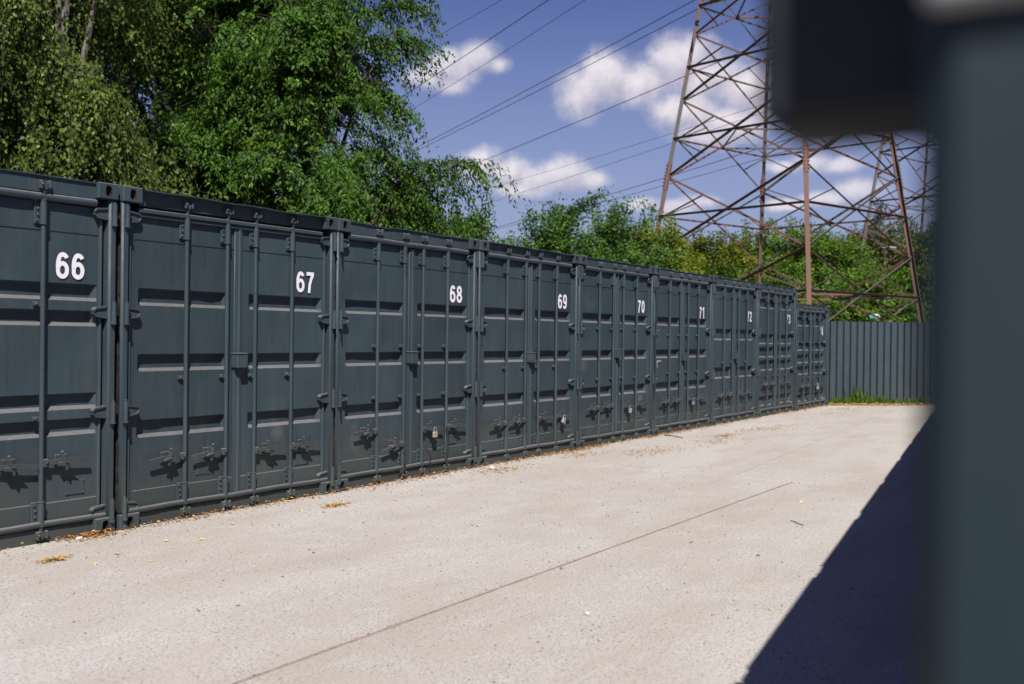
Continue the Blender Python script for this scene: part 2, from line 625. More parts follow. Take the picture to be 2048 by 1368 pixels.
def leaf_mesh(xa, xb, z1, ribs, side, dents, seed):
    """door sheet as a pressed height field with recessed ribs, dents and a closed back"""
    ra, rb = (.20, 1.125) if side < 0 else (1.37, xb - .035)
    depth = .042
    xs = set(np.linspace(xa, xb, 17).round(4)) | {ra, ra + .028, rb - .028, rb}
    seam = (.272, z1 - .20)
    zs = set(np.linspace(.125, z1, 42).round(4))
    for (a, b) in ribs:
        zs = {z for z in zs if not (a - .012 < z < b + .012)} | {a, a + .026, b - .014, b}
    for z in seam:
        zs = {q for q in zs if abs(q - z) > .012} | {z - .003, z + .003}
    edge = xb - .022 if side > 0 else xa + .06
    xs = {x for x in xs if abs(x - edge) > .01} | {edge - .003, edge + .003}
    xs, zs = sorted(xs), sorted(zs)
    rs = np.random.RandomState(seed)
    ph = rs.uniform(0, 6.28, 8)
    vs = []
    for z in zs:
        for x in xs:
            y = DOORY
            d = 0
            for (a, b) in ribs:
                if a <= z <= b and ra <= x <= rb:
                    d = depth * min(1, (x - ra) / .028, (rb - x) / .028, (z - a) / .026, (b - z) / .014)
            y += d
            if z > seam[1] or z < seam[0] or (x > edge if side > 0 else x < edge):
                y -= .0055
            y += 0.003 * math.sin(3.1 * x + ph[0]) * math.sin(2.3 * z + ph[1]) + .0009 * math.sin(8 * x + ph[2]) * math.sin(6 * z + ph[3])
            for (dx, dz, r1, r2, am) in dents:
                y += am * math.exp(-((x - dx) / r1) ** 2 - ((z - dz) / r2) ** 2)
            vs.append((x, y, z))
    nx, nz = len(xs), len(zs)
    fs = [(j * nx + i, j * nx + i + 1, (j + 1) * nx + i + 1, (j + 1) * nx + i) for j in range(nz - 1) for i in range(nx - 1)]
    border = [i for i in range(nx)] + [j * nx + nx - 1 for j in range(1, nz)] + [(nz - 1) * nx + i for i in range(nx - 2, -1, -1)] + [j * nx for j in range(nz - 2, 0, -1)]
    o = len(vs)
    vs += [(vs[i][0], .128, vs[i][2]) for i in border]
    nb = len(border)
    fs += [(border[(k + 1) % nb], border[k], o + k, o + (k + 1) % nb) for k in range(nb)]
    fs.append(tuple(range(o, o + nb)))
    mb = MB().add(vs, fs)
    return mb.mesh('door_leaf', m_slate, 20)


def hole_plate(mb, cx, cz, hw, hh, y, ow, oh, depth, axis='y', sgn=1):
    """rectangular face with an oval opening and a tunnel behind it; axis gives the face normal"""
    n = 16
    ring, rect, back = [], [], []
    for k in range(n):
        t = 2 * math.pi * k / n
        c, s = math.cos(t), math.sin(t)
        ring.append((cx + ow * math.copysign(abs(c) ** .75, c), cz + oh * math.copysign(abs(s) ** .75, s)))
        q = max(abs(c), abs(s))
        rect.append((cx + hw * c / q, cz + hh * s / q))
    P = lambda a, d, zz: (a, d, zz) if axis == 'y' else (d, a, zz)
    vs = [P(a, y, b) for a, b in rect] + [P(a, y, b) for a, b in ring] + [P(a, y + sgn * depth, b) for a, b in ring]
    fs = []
    for k in range(n):
        k2 = (k + 1) % n
        fs.append((k, k2, n + k2, n + k))
        fs.append((n + k, n + k2, 2 * n + k2, 2 * n + k))
    fs.append(tuple(range(2 * n, 3 * n)))
    mb.add(vs, fs)


def casting_mesh(mirror):
    def f():
        mb = MB()
        w, d, h = .178, .162, .118
        e = .006
        hole_plate(mb, w / 2, h / 2, w / 2 - e, h / 2 - e, -.004, .029, .040, .035)
        hole_plate(mb, d / 2, h / 2, d / 2 - e, h / 2 - e, 0, .027, .038, .035, 'x', 1)
        # chamfer frame around the two open faces, then closed faces
        y0, x0 = -.004, 0
        A = [(e, y0, e), (w - e, y0, e), (w - e, y0, h - e), (e, y0, h - e)]
        B = [(0 + e * .4, y0 + e, 0), (w, y0 + e, 0), (w, y0 + e, h), (e * .4, y0 + e, h)]
        mb.add(A + B, [(0, 4, 5, 1), (1, 5, 6, 2), (2, 6, 7, 3)])
        Cc = [(0, e, e), (0, d - e, e), (0, d - e, h - e), (0, e, h - e)]
        D = [(e * .4, y0 + e, 0), (e * .4, d, 0), (e * .4, d, h), (e * .4, y0 + e, h)]
        mb.add(Cc + D, [(0, 1, 5, 4), (1, 2, 6, 5), (2, 3, 7, 6)])
        mb.add([A[0], A[3], Cc[3], Cc[0], B[0], B[3]], [(0, 1, 2, 3), (0, 3, 4), (1, 5, 2)])
        mb.add([(e * .4, y0 + e, h), (w, y0 + e, h), (w, d, h), (e * .4, d, h)], [(0, 1, 2, 3)])
        mb.add([(e * .4, y0 + e, 0), (w, y0 + e, 0), (w, d, 0), (e * .4, d, 0)], [(3, 2, 1, 0)])
        mb.add([(w, y0 + e, 0), (w, d, 0), (w, d, h), (w, y0 + e, h)], [(0, 1, 2, 3)])
        mb.add([(e * .4, d, 0), (w, d, 0), (w, d, h), (e * .4, d, h)], [(3, 2, 1, 0)])
        if mirror:
            mb.mirror(w)
        me = mb.mesh('corner_casting', m_bar, 30)
        me.materials.append(m_rust)
        for p in me.polygons:
            c = p.center
            x = w - c.x if mirror else c.x
            if (c.y > .012 and .05 < x < .13 and abs(c.z - h / 2) < .05 and abs(p.normal.z) < .95 + .1 and c.y < .035) or (.012 < x < .036 and abs(c.z - h / 2) < .05 and .04 < c.y < .12):
                p.material_index = 1
        return me
    return cached(('casting', mirror), f)


def hinge_mesh(mirror):
    def f():
        mb = MB()
        mb.tube([(.036, -.004, -.075), (.036, -.004, .075)], .019, 10)
        mb.tube([(.036, -.004, .075), (.036, -.004, .088)], .012, 8)
        mb.tube([(.036, -.004, -.088), (.036, -.004, -.075)], .023, 8)
        mb.prism([(.05, -.040), (.165, -.026), (.182, -.008), (.182, .012), (.165, .028), (.05, .042)], .034, .062)
        mb.prism([(.05, .036), (.168, .022), (.186, .004), (.186, .018), (.168, .036), (.05, .050)], .022, .064)
        mb.prism([(.05, -.050), (.168, -.034), (.186, -.014), (.186, -.002), (.166, -.022), (.05, -.038)], .022, .064)
        if mirror:
            mb.mirror(CW)
        return mb.mesh('hinge', m_bar, 28)
    return cached(('hinge', mirror), f)


def bar_mesh(z1, r=.017):
    def f():
        mb = MB()
        mb.tube([(0, 0, .055), (0, 0, z1 - .075)], r, 14)
        return mb.mesh('locking_bar', m_bar, 40)
    return cached(('bar', z1, r), f)


def sleeve_mesh():
    def f():
        mb = MB()
        mb.tube([(0, 0, -.082), (0, 0, .082)], .0235, 14)
        mb.tube([(0, 0, .082), (0, 0, .088)], .0265, 14)
        mb.tube([(0, 0, -.088), (0, 0, -.082)], .0265, 14)
        mb.box(-.062, -.012, .014, .026, -.085, .085, .003)
        mb.box(.012, .040, .016, .026, -.075, .075, .003)
        for z in (-.062, -.02, .022, .062):
            mb.ball((-.045 + (.008 if abs(z) < .05 else 0), .010, z), .0085, 7, 4)
        return mb.mesh('bearing_sleeve', m_bar, 35)
    return cached('sleeve', f)


def keeper_mesh(upside):
    def f():
        mb = MB()
        s = 1 if upside else -1
        mb.prism([(-.030, -.022 * s), (-.010, -.034 * s), (.012, -.030 * s), (.026, -.006 * s), (.034, .022 * s), (.012, .012 * s), (-.004, .026 * s), (-.034, .020 * s)], -.020, .016)
        mb.tube([(0, 0, -.05 * s), (0, 0, -.02 * s)], [.017, .011], 10)
        mb.box(-.042, -.024, -.028, .030, -.030, .032, .006)
        mb.box(.026, .044, -.028, .030, -.026, .034, .006)
        mb.box(-.040, .042, .018, .034, -.036, .036, .004)
        mb.ball((-.032, -.030, .004), .011, 7, 4)
        return mb.mesh('cam_keeper', m_iron, 30)
    return cached(('keeper', upside), f)


def guide_mesh():
    def f():
        mb = MB()
        mb.tube([(0, 0, -.017), (0, 0, .017)], .0225, 12)
        mb.box(-.058, -.014, .010, .026, -.016, .016, .003)
        mb.ball((-.040, .006, 0), .010, 7, 4)
        mb.box(.012, .034, .012, .026, -.014, .014, .003)
        return mb.mesh('guide_bracket', m_bar, 35)
    return cached('guide', f)


def handle_mesh(side, tilt):
    """lever from the bar, side -1 reaches left, +1 right"""
    def f():
        mb = MB()
        mb.box(.004, .046, -.026, .014, -.026, .030, .005)      # clevis on the bar
        mb.ball((.026, -.029, .004), .009, 7, 4)
        n = 9
        vs = []
        for i in range(n):
            t = i / (n - 1)
            x = .03 + .345 * t
            y = -.004 - .020 * math.sin(min(1, t * 1.5) * math.pi * .5)
            zc = -.004 + .010 * math.sin(t * math.pi) + tilt * t
            hh = .019 - .005 * abs(2 * t - 1)
            vs += [(x, y, zc - hh), (x, y, zc + hh), (x, y + .010, zc + hh), (x, y + .010, zc - hh)]
        fs = []
        for i in range(n - 1):
            for k in range(4):
                a, b = i * 4 + k, i * 4 + (k + 1) % 4
                fs.append((a, b, b + 4, a + 4))
        fs += [(0, 1, 2, 3), tuple(4 * (n - 1) + k for k in (3, 2, 1, 0))]
        mb.add(vs, fs)
        if side < 0:
            mb.mirror(0)
        return mb.mesh('handle', m_iron, 35)
    return cached(('handle', side, tilt), f)


def catch_mesh(side):
    """handle retainer: base plate, shelf, lifting latch with a knob, hanging hasp"""
    def f():
        mb = MB()
        mb.box(.125, .225, .018, .030, -.038, .050, .003)
        mb.prism([(.120, -.022), (.155, -.030), (.195, -.024), (.225, -.008), (.225, .000), (.195, .006), (.120, .000)], -.040, .020)
        mb.prism([(.150, .004), (.178, .008), (.166, .036), (.158, .056), (.144, .054), (.148, .028)], -.034, -.012)
        mb.ball((.156, -.022, .068), .014, 8, 5)
        mb.prism([(.170, .010), (.220, -.002), (.242, -.012), (.240, -.022), (.210, -.016), (.165, -.004)], -.048, -.038)
        mb.prism([(.172, -.026), (.196, -.026), (.194, -.054), (.184, -.064), (.175, -.054)], -.038, -.030)
        if side < 0:
            mb.mirror(0)
        return mb.mesh('handle_catch', m_iron, 30)
    return cached(('catch', side), f)


def plate_mesh(w, h):
    def f():
        mb = MB()
        mb.box(0, w, 0, .006, 0, h, .001)
        for a in (.008, w - .008):
            for b in (.008, h - .008):
                mb.ball((a, -.001, b), .006, 6, 4)
        return mb.mesh('data_plate', m_slate)
    return cached(('plate', w, h), f)


def arc(cx, cz, rx, rz, a0, a1, n=14):
    return [(cx + rx * math.cos(rad(a0 + (a1 - a0) * i / n)), cz + rz * math.sin(rad(a0 + (a1 - a0) * i / n))) for i in range(n + 1)]


# centre lines of bold sans numerals in a box 1 wide, 1.75 tall
STROKES = {
    '0': [arc(.5, .875, .34, .715, 90, 450, 26)],
    '1': [[(.18, 1.28), (.38, 1.40), (.58, 1.62)], [(.60, 1.75), (.60, 0)]],
    '2': [arc(.5, 1.24, .33, .35, 170, -30, 14) + [(.62, .78), (.36, .46), (.20, .16)], [(.06, .155), (.94, .155)]],
    '3': [arc(.48, 1.27, .32, .325, 160, -80, 14), arc(.48, .52, .355, .365, 80, -165, 16)],
    '4': [[(.66, 1.60), (.14, .60)], [(.04, .50), (.98, .50)], [(.70, 1.75), (.70, 0)]],
    '6': [arc(.52, 1.22, .335, .375, 25, 120, 9) + [(.25, 1.38), (.175, 1.12), (.16, .85), (.175, .60)] + arc(.5, .55, .335, .39, 190, 360, 12) + arc(.5, .62, .335, .40, 0, 165, 12)],
    '7': [[(.05, 1.595), (.95, 1.595)], [(.80, 1.50), (.60, 1.15), (.44, .70), (.36, 0)]],
    '8': [arc(.5, 1.27, .30, .325, 90, 450, 22), arc(.5, .515, .345, .36, 90, 450, 22)],
}
STROKES['9'] = [[(1 - x, 1.75 - z) for x, z in st] for st in STROKES['6']]


def number_mesh(txt, h=.192):
    """painted numerals as flat strokes, each a hair above the last so none coincide"""
    mb = MB()
    k = h / 1.75
    wd = .30 * k
    lift = 0
    for ci, ch in enumerate(txt):
        ox = ci * 1.17 * k
        for st in STROKES[ch]:
            P = [Vector((ox + x * k, 0, z * k)) for x, z in st]
            closed = (P[0] - P[-1]).length < 1e-4
            vs = []
            for i, p in enumerate(P):
                a = P[i - 1] if i else (P[-2] if closed else p)
                b = P[i + 1] if i + 1 < len(P) else (P[1] if closed else p)
                d = (b - a).normalized()
                nrm = Vector((-d.z, 0, d.x)) * wd * .5
                y = -lift - i * .00003
                vs += [(p.x + nrm.x, y, p.z + nrm.z), (p.x - nrm.x, y, p.z - nrm.z)]
            mb.add(vs, [(2 * i, 2 * i + 1, 2 * i + 3, 2 * i + 2) for i in range(len(P) - 1)])
            lift += .0012
    return mb.mesh('number', m_white, smoothit=False)


def rail_profile_mesh(kind, seed, z1, over, wavy=1.0):
    """header beam between the castings with a dented top lip, and the rail under it"""
    rs = np.random.RandomState(seed)
    mb = MB()
    xs = np.linspace(.176, CW - .176, 40)
    wob = np.zeros(40)
    for _ in range(7):
        c, w, a = rs.uniform(.2, 2.2), rs.uniform(.03, .22), rs.uniform(-.012, .004)
        wob += a * np.exp(-((xs - c) / w) ** 2)
    out = np.convolve(rs.uniform(-.5, .5, 48), np.ones(9) / 9, 'valid') * over * .8 * wavy
    wob *= wavy
    prof = []
    for i, x in enumerate(xs):
        z = z1 - .006 + wob[i]
        yo = .034 - over - out[i]
        prof.append([(x, .150, z), (x, yo, z), (x, yo, z - .008), (x, .036, z - .010), (x, .036, z1 - .125), (x, .060, z1 - .135), (x, .150, z1 - .135)])
    k = len(prof[0])
    vs = [p for r in prof for p in r]
    fs = [(i * k + j, i * k + j + 1, (i + 1) * k + j + 1, (i + 1) * k + j) for i in range(len(xs) - 1) for j in range(k - 1)]
    mb.add(vs, fs)
    if kind == 'tube':
        pts = [(x, .044 + .003 * math.sin(9 * x + seed), z1 - .158 + .002 * math.sin(5 * x + seed)) for x in np.linspace(.172, CW - .172, 14)]
        mb.tube(pts, .028, 10)
    else:
        mb.box(.172, CW - .172, .022, .10, z1 - .185, z1 - .150, .006)
        mb.box(.172, CW - .172, .036, .10, z1 - .215, z1 - .190, .004)
    return mb.mesh('header', m_slate, 30)


def sill_mesh(seed):
    rs = np.random.RandomState(seed + 50)
    mb = MB()
    mb.box(.172, CW - .172, .040, .16, -.02, .100, .004)
    pts = [(x, .036 + rs.uniform(-.002, .002), .128 + .003 * math.sin(6 * x + seed) + rs.uniform(-.001, .001)) for x in np.linspace(.07, CW - .07, 18)]
    mb.tube(pts, .023, 10)
    return mb.mesh('sill', m_slate, 35)


def post_mesh(z1, mirror):
    def f():
        mb = MB()
        mb.box(.002, .070, .010, .16, .118, z1 - .118, .014)
        mb.box(.070, .14, .112, .17, .118, z1 - .118, .003)
        if mirror:
            mb.mirror(CW)
        me = mb.mesh('corner_post', m_slate, 40)
        me.materials.append(m_rustpaint)
        for p in me.polygons:
            if p.normal.x * (1 if mirror else -1) > .9 and p.center.y < .16:
                p.material_index = 1
        return me
    return cached(('post', z1, mirror), f)


def body_mesh(z1):
    """corrugated side walls and roof behind the door frame"""
    def f():
        mb = MB()
        ys = []
        y = .17
        while y < CL - .1:
            ys += [(y, 0), (y + .07, 0), (y + .14, .036), (y + .21, .036)]
            y += .28
        ys.append((CL - .02, 0))
        for side in (0, 1):
            vs = []
            for (yy, d) in ys:
                x = .012 + d if side == 0 else CW - .012 - d
                vs += [(x, yy, .10), (x, yy, z1 - .06)]
            mb.add(vs, [(2 * i, 2 * i + 2, 2 * i + 3, 2 * i + 1) for i in range(len(ys) - 1)])
            xx = (.004, .06) if side == 0 else (CW - .06, CW - .004)
            mb.box(xx[0], xx[1], .17, CL - .17, z1 - .07, z1 - .012, .004)
            mb.box(xx[0], xx[1], .17, CL - .17, .0, .14, .004)
        vs = []
        for (yy, d) in ys:
            vs += [(.03, yy, z1 - .02 - d * .5), (CW - .03, yy, z1 - .02 - d * .5)]
        mb.add(vs, [(2 * i, 2 * i + 1, 2 * i + 3, 2 * i + 2) for i in range(len(ys) - 1)])
        mb.add([(.02, CL - .02, .02), (CW - .02, CL - .02, .02), (CW - .02, CL - .02, z1 - .03), (.02, CL - .02, z1 - .03)], [(0, 1, 2, 3)])
        mb.add([(.02, .15, .11), (CW - .02, .15, .11), (CW - .02, CL - .05, .11), (.02, CL - .05, .11)], [(0, 1, 2, 3)])
        return mb.mesh('walls_and_roof', m_slate, 25)
    return cached(('body', z1), f)


def lock_box_mesh():
    def f():
        mb = MB()
        mb.box(-.055, .055, -.010, .068, -.062, .062, .006)
        mb.box(-.060, .060, -.016, .068, .055, .066, .003)
        return mb.mesh('lock_box', m_bar)
    return cached('lockbox', f)


R3 = [(.675, .812), (1.188, 1.323), (1.698, 1.833)]
R4 = [(.741, .859), (.926, 1.043), (1.530, 1.644), (1.714, 1.838)]
R2 = [(.80, 1.00), (1.48, 1.68)]
R5 = [(.20, .39), (.89, 1.09), (1.15, 1.35), (1.41, 1.61), (2.11, 2.30)]
R5s = [(.17, .33), (.75, .93), (1.00, 1.19), (1.27, 1.45), (1.80, 2.00)]
BARS = (.65, 1.088, 1.415, 1.87)


def door_dents(seed):
    r = random.Random(seed)
    return [[(r.uniform(.15, 1.1) + (1.2 if q else 0), r.uniform(.4, 2.2), r.uniform(.05, .22), r.uniform(.05, .25), r.choice((1, 1, -.7)) * r.uniform(.004, .011)) for _ in range(7)] for q in (0, 1)]


def container(loc, rz, label, group, number=None, z1=2.591, ribs=R3, rail='tube', over=.012, guides=(1.13,), seed=1,
              dents=((), ()), handle_z=(.50, .50, .48, .48), tilts=(0, 0, 0, 0), lockbox=None, num_z=1.868, bars=BARS, ajar=0.0, plates=True,
              share=None, skip_hinge=False, plate_spec=((.86, .33), (2.03, .30))):
    root = obj('shipping_container', None, None, loc, (0, 0, rz))
    tag(root, label, 'container', group)
    obj('walls_and_roof', body_mesh(z1), root)
    for mir in (False, True):
        obj('corner_post', post_mesh(z1, mir), root)
        xo = CW - .178 if mir else 0
        obj('corner_casting', casting_mesh(mir), root, (xo, 0, z1 - .118))
        obj('corner_casting', casting_mesh(mir), root, (xo, 0, -.004))
        obj('corner_casting', casting_mesh(not mir), root, (xo + .178, CL, z1 - .118), (0, 0, math.pi))
    key = share or seed
    obj('header', cached(('header', rail, key, z1, over), lambda: rail_profile_mesh(rail, seed, z1, over, .1 if share else 1)), root)
    obj('sill', cached(('sill', key), lambda: sill_mesh(seed)), root)
    top = z1 - .190
    hz = [q * (z1 / 2.591) for q in (.16, .895, 1.635, 2.365)]
    doors = []
    for si, side in enumerate((-1, 1)):
        xa, xb = (.098, 1.212) if side < 0 else (1.222, CW - .098)
        me = cached(('leaf', key, side, z1, tuple(ribs)), lambda: leaf_mesh(xa, xb, top, ribs, side, list(dents[si]) + door_dents(seed)[si], seed * 7 + si))
        door = obj('door', me, root)
        doors.append(door)
        sgnx = xa + .012 if side < 0 else xb - .012
        edge = cached(('edge', side, z1), lambda: MB().tube([(sgnx, .060, .13), (sgnx, .060, top)], .013, 10).mesh('door_edge_bead', m_bar, 40))
        obj('door_edge_bead', edge, door)
        for h in hz:
            if skip_hinge and side > 0 and 1.5 < h < 1.8:
                continue
            obj('hinge', hinge_mesh(side > 0), door, (0, 0, h))
        if side < 0:
            asg = cached(('astragal', z1), lambda: MB().box(1.185, 1.272, .050, .066, .14, top - .004, .003).tube([(1.238, .050, .15), (1.238, .050, top - .01)], .013, 10).mesh('astragal', m_bar, 40))
            obj('astragal', asg, door)
        for bi in ((0, 1) if side < 0 else (2, 3)):
            bx = bars[bi]
            b = obj('locking_bar', bar_mesh(z1), door, (bx, BARY, 0))
            obj('bearing_sleeve', sleeve_mesh(), b, (0, 0, z1 - .265))
            obj('bearing_sleeve', sleeve_mesh(), b, (0, 0, .205))
            obj('cam_keeper', keeper_mesh(True), b, (0, -.004, z1 - .078))
            obj('cam_keeper', keeper_mesh(False), b, (0, -.004, .055))
            for gz in guides:
                obj('guide_bracket', guide_mesh(), b, (0, .006, gz))
            obj('handle', handle_mesh(side, tilts[bi]), b, (0, 0, handle_z[bi]))
            obj('handle_catch', catch_mesh(side), b, (0, .002, handle_z[bi]))
        if plates:
            px, pz = plate_spec[si]
            obj('data_plate', plate_mesh(.16 if si else .15, .105), door, (px - .07, DOORY - .008, pz))
        if side > 0 and number:
            obj('number', number_mesh(number), door, (1.955, DOORY - .0042 - .003, num_z + .004))
    if lockbox:
        obj('lock_box', lock_box_mesh(), doors[0], (1.225, .0, lockbox))
    if ajar:
        piv = Vector((.036, -.004, 0))
        R = Matrix.Rotation(-ajar, 4, 'Z')
        doors[0].matrix_local = Matrix.Translation(piv) @ R @ Matrix.Translation(-piv)
    return root, doors


X0, STEP = 5.428, 2.46
GN = 'storage containers of the numbered row'
dent68 = (((.33, 1.90, .16, .22, .016), (.28, 1.45, .10, .18, .012), (.82, 1.42, .07, .05, .014), (.55, 1.50, .25, .2, -.008)), ())
dent70 = (((.30, 2.10, .07, .08, .016), (.42, 2.0, .09, .07, .014), (.85, 2.15, .06, .07, .012), (.50, 1.9, .2, .1, -.010), (.3, 1.45, .12, .12, .012), (.9, 2.35, .1, .05, .01)), ())
specs = [
    dict(i=-1.008, number='66', label='slate container numbered 66 with paired door ribs, cut off by the left edge', ribs=R4, guides=(.874, 1.68), over=.012,
         handle_z=(.55, .555, .56, .56), seed=3, tilts=(0, 0, -.012, .004), plate_spec=((.86, .33), (2.12, .31)), bars=(.65, 1.088, 1.42, 1.835), num_z=1.862),
    dict(i=0, number='67', label='slate container numbered 67, second from the left, with sagging roof lip', rail='angle', over=.055, seed=4, lockbox=1.26,
         tilts=(-.01, -.01, .004, .008)),
    dict(i=1, number='68', label='slate container numbered 68 with a dented left door and open lower handle', over=.014, seed=5, dents=dent68, lockbox=1.26, guides=(.865, 1.38),
         handle_z=(.53, .37, .50, .50), tilts=(.0, -.05, 0, 0), num_z=1.858),
    dict(i=2, number='69', label='slate container numbered 69 with a bulky padlock on its rightmost handle', over=.040, seed=6, guides=(1.12,), handle_z=(.46, .47, .47, .47), lockbox=1.24,
         num_z=1.86),
    dict(i=3, number='70', label='slate container numbered 70 with many small dents in its left door', over=.012, seed=7, dents=dent70, guides=(.92, 1.62), handle_z=(.52, .53, .50, .51), lockbox=1.27),
    dict(i=4, number='71', label='slate container numbered 71 with a pale corner mark on its left door', over=.010, seed=8, guides=(.95, 1.55), handle_z=(.5, .5, .5, .5), lockbox=1.2, num_z=1.84),
    dict(i=5, number='72', label='slate container numbered 72 with two broad ribs on each door', ribs=R2, over=.010, seed=9, guides=(1.08,), handle_z=(.5, .5, .5, .5), lockbox=1.2, num_z=1.83),
    dict(i=6, number='73', label='tall slate container numbered 73 with five broad door ribs', ribs=R5, over=.010, seed=10, guides=(.78, 1.13), handle_z=(.62, .62, .62, .62), num_z=1.83, plates=False),
    dict(i=7, number='74', label='lower slate container numbered 74 at the far end beside the fence', ribs=R5s, z1=2.285, over=.010, seed=12, guides=(.68, 1.45), handle_z=(.5, .5, .5, .5), num_z=1.60, plates=False),
]
row = {}
for s in specs:
    s = dict(s)
    i = s.pop('i')
    wob_ = random.Random(int(i * 10) + 400)
    r, d = container((X0 + STEP * i, wob_.uniform(-.014, .014), 0), wob_.uniform(-.003, .003), s.pop('label'), GN, **s)
    row[s['number']] = (r, d)

# a pale corner mark on 71, loose steel strips and wire at the bars of 68
d71 = row['71'][1][0]
mk = MB()
mk.box(.24, .252, DOORY - .004, DOORY - .001, .98, 1.15, 0)
mk.box(.252, .40, DOORY - .004, DOORY - .001, 1.14, 1.15, 0)
obj('corner_mark', mk.mesh('corner_mark', m_chalk, smoothit=False), d71)
d68l, d68r = row['68'][1]
stp = MB()
stp.tube([(1.835, -.002, .09), (1.832, -.004, .20), (1.845, -.012, .30), (1.85, -.004, .40), (1.838, .0, .50)], [.012, .011, .013, .010, .012], 6)
obj('bent_strap', stp.mesh('bent_strap', m_rubber), d68r)
wr = MB()
wr.tube([(1.40, -.002, .29), (1.45, -.02, .285), (1.50, -.025, .22), (1.525, -.01, .12), (1.52, .0, .06)], .005, 5)
obj('bent_wire', wr.mesh('bent_wire', m_rubber), d68r)
wr = MB()
wr.tube([(1.07, .0, .30), (1.08, -.012, .25), (1.065, -.014, .2), (1.07, -.01, .12), (1.0, .01, .10)], .010, 6)
obj('bent_strap', wr.mesh('bent_strap', m_rubber), d68l)


def padlock(pos, label, mat, s=1.0, rot=0.0):
    root = obj('padlock', None, None, pos, (0, rot, 0), (s, s, s))
    tag(root, label, 'padlock', 'padlocks on the container handles')
    obj('lock_body', MB().box(-.03, .03, -.013, .013, -.055, 0, .006).mesh('lock_body', mat), root)
    pts = [(-.019, 0, -.005), (-.019, 0, .022)] + [(.019 * -math.cos(math.pi * k / 6), 0, .022 + .019 * math.sin(math.pi * k / 6)) for k in range(1, 6)] + [(.019, 0, .022), (.019, 0, -.005)]
    obj('shackle', MB().tube(pts, .0045, 6).mesh('shackle', m_steel), root)


def lockpos(i, bar, hz, dx=.19):
    return (X0 + STEP * i + BARS[bar] + dx, -.012, hz - .035)


padlock(lockpos(1, 2, .50), 'brass padlock hanging on the door of container 68', m_brass, 1.15)
padlock(lockpos(2, 3, .47, .17), 'steel padlock on the rightmost handle of container 69', m_steel, 1.25, .5)
padlock(lockpos(3, 2, .50), 'pale square padlock on container 70', m_galv, 1.15)
padlock(lockpos(4, 2, .50), 'violet grey padlock on container 71', m_blue, 1.3, .3)
padlock(lockpos(7, 2, .52, .2), 'pale round padlock on the low end container 74', m_galv, 1.5)

cb = MB()
xg = X0 + STEP * 4 - .011
cb.tube([(xg + .01, -.012, 2.45), (xg - .015, -.03, 2.2), (xg + .03, -.036, 1.9), (xg + .005, -.034, 1.7), (xg - .01, -.022, 1.45), (xg + .012, -.02, 1.0), (xg, -.02, .6)], .008, 6)
tag(obj('hanging_cable', cb.mesh('hanging_cable', m_rubber)), 'thin black cable hanging down between containers 70 and 71', 'cable')

# ------------------------------------------------------------------ the row across the lane
PHI = math.atan2(2.45, 18.06)
ud = Vector((math.cos(PHI), math.sin(PHI), 0))
vd = Vector((-math.sin(PHI), math.cos(PHI), 0))
sh = Vector((math.sin(SUN_AZ), math.cos(SUN_AZ), 0)) * (2.585 / math.tan(SUN_EL))
base = Vector((4.52, -5.15, 0)) - sh
base = base - ud * (base - Vector((CAM.x, CAM.y, 0))).dot(ud)       # point of the face line beside the camera
U0 = .42 + CW                 # the nearest one ends just ahead of the camera and stands a little proud
lab_far = 'slate container of the row on the right, seen only by its shadow on the concrete'
for k in range(0, 9):
    p = base + ud * (U0 + STEP * k)
    if k == 0:
        near, nd_doors = container(p + vd * .014, math.pi + PHI - math.asin(.196 / CW), 'slate container post close beside the camera at the right edge, blurred', None, seed=21, over=.05, plates=False, skip_hinge=True)
    else:
        container(p, math.pi + PHI, lab_far, 'containers of the row across the lane', seed=22, share='far', plates=False, over=.05)
bx = MB()
bx.box(CW - .205, CW - .128, -.086, .066, 1.597, 1.80, .008)
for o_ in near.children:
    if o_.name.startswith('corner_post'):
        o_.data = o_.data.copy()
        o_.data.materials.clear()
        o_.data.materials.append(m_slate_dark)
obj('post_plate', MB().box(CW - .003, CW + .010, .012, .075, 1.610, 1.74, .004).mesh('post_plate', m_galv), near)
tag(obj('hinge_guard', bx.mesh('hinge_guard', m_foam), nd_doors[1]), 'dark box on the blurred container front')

# ------------------------------------------------------------------ fence
PW = 1.05
fence = obj('sheet_fence', None, None, FA)
fence.rotation_euler = (0, 0, math.atan2(FD.y, FD.x))
tag(fence, 'slate corrugated metal sheet fence closing the end of the yard', 'fence')


def fence_panel(h):
    mb = MB()
    x = 0
    pr = []
    while x < PW - .01:
        pr += [(x, 0), (x + .100, 0), (x + .107, .055), (x + .162, .055)]
        x += .175
    pr.append((PW, 0))
    vs = []
    for (a, d) in pr:
        vs += [(a, d, .02), (a, d, h)]
    n = len(pr)
    vs += [(a, d + .004, .02) for a, d in pr] + [(a, d + .004, h) for a, d in pr]
    fs = [(2 * i, 2 * i + 2, 2 * i + 3, 2 * i + 1) for i in range(n - 1)]
    fs += [(2 * n + i, 3 * n + i, 3 * n + i + 1, 2 * n + i + 1) for i in range(n - 1)]
    fs += [(2 * i + 1, 2 * i + 3, 3 * n + i + 1, 3 * n + i) for i in range(n - 1)]
    return mb.add(vs, fs).mesh('fence_panel', m_fence, 15)


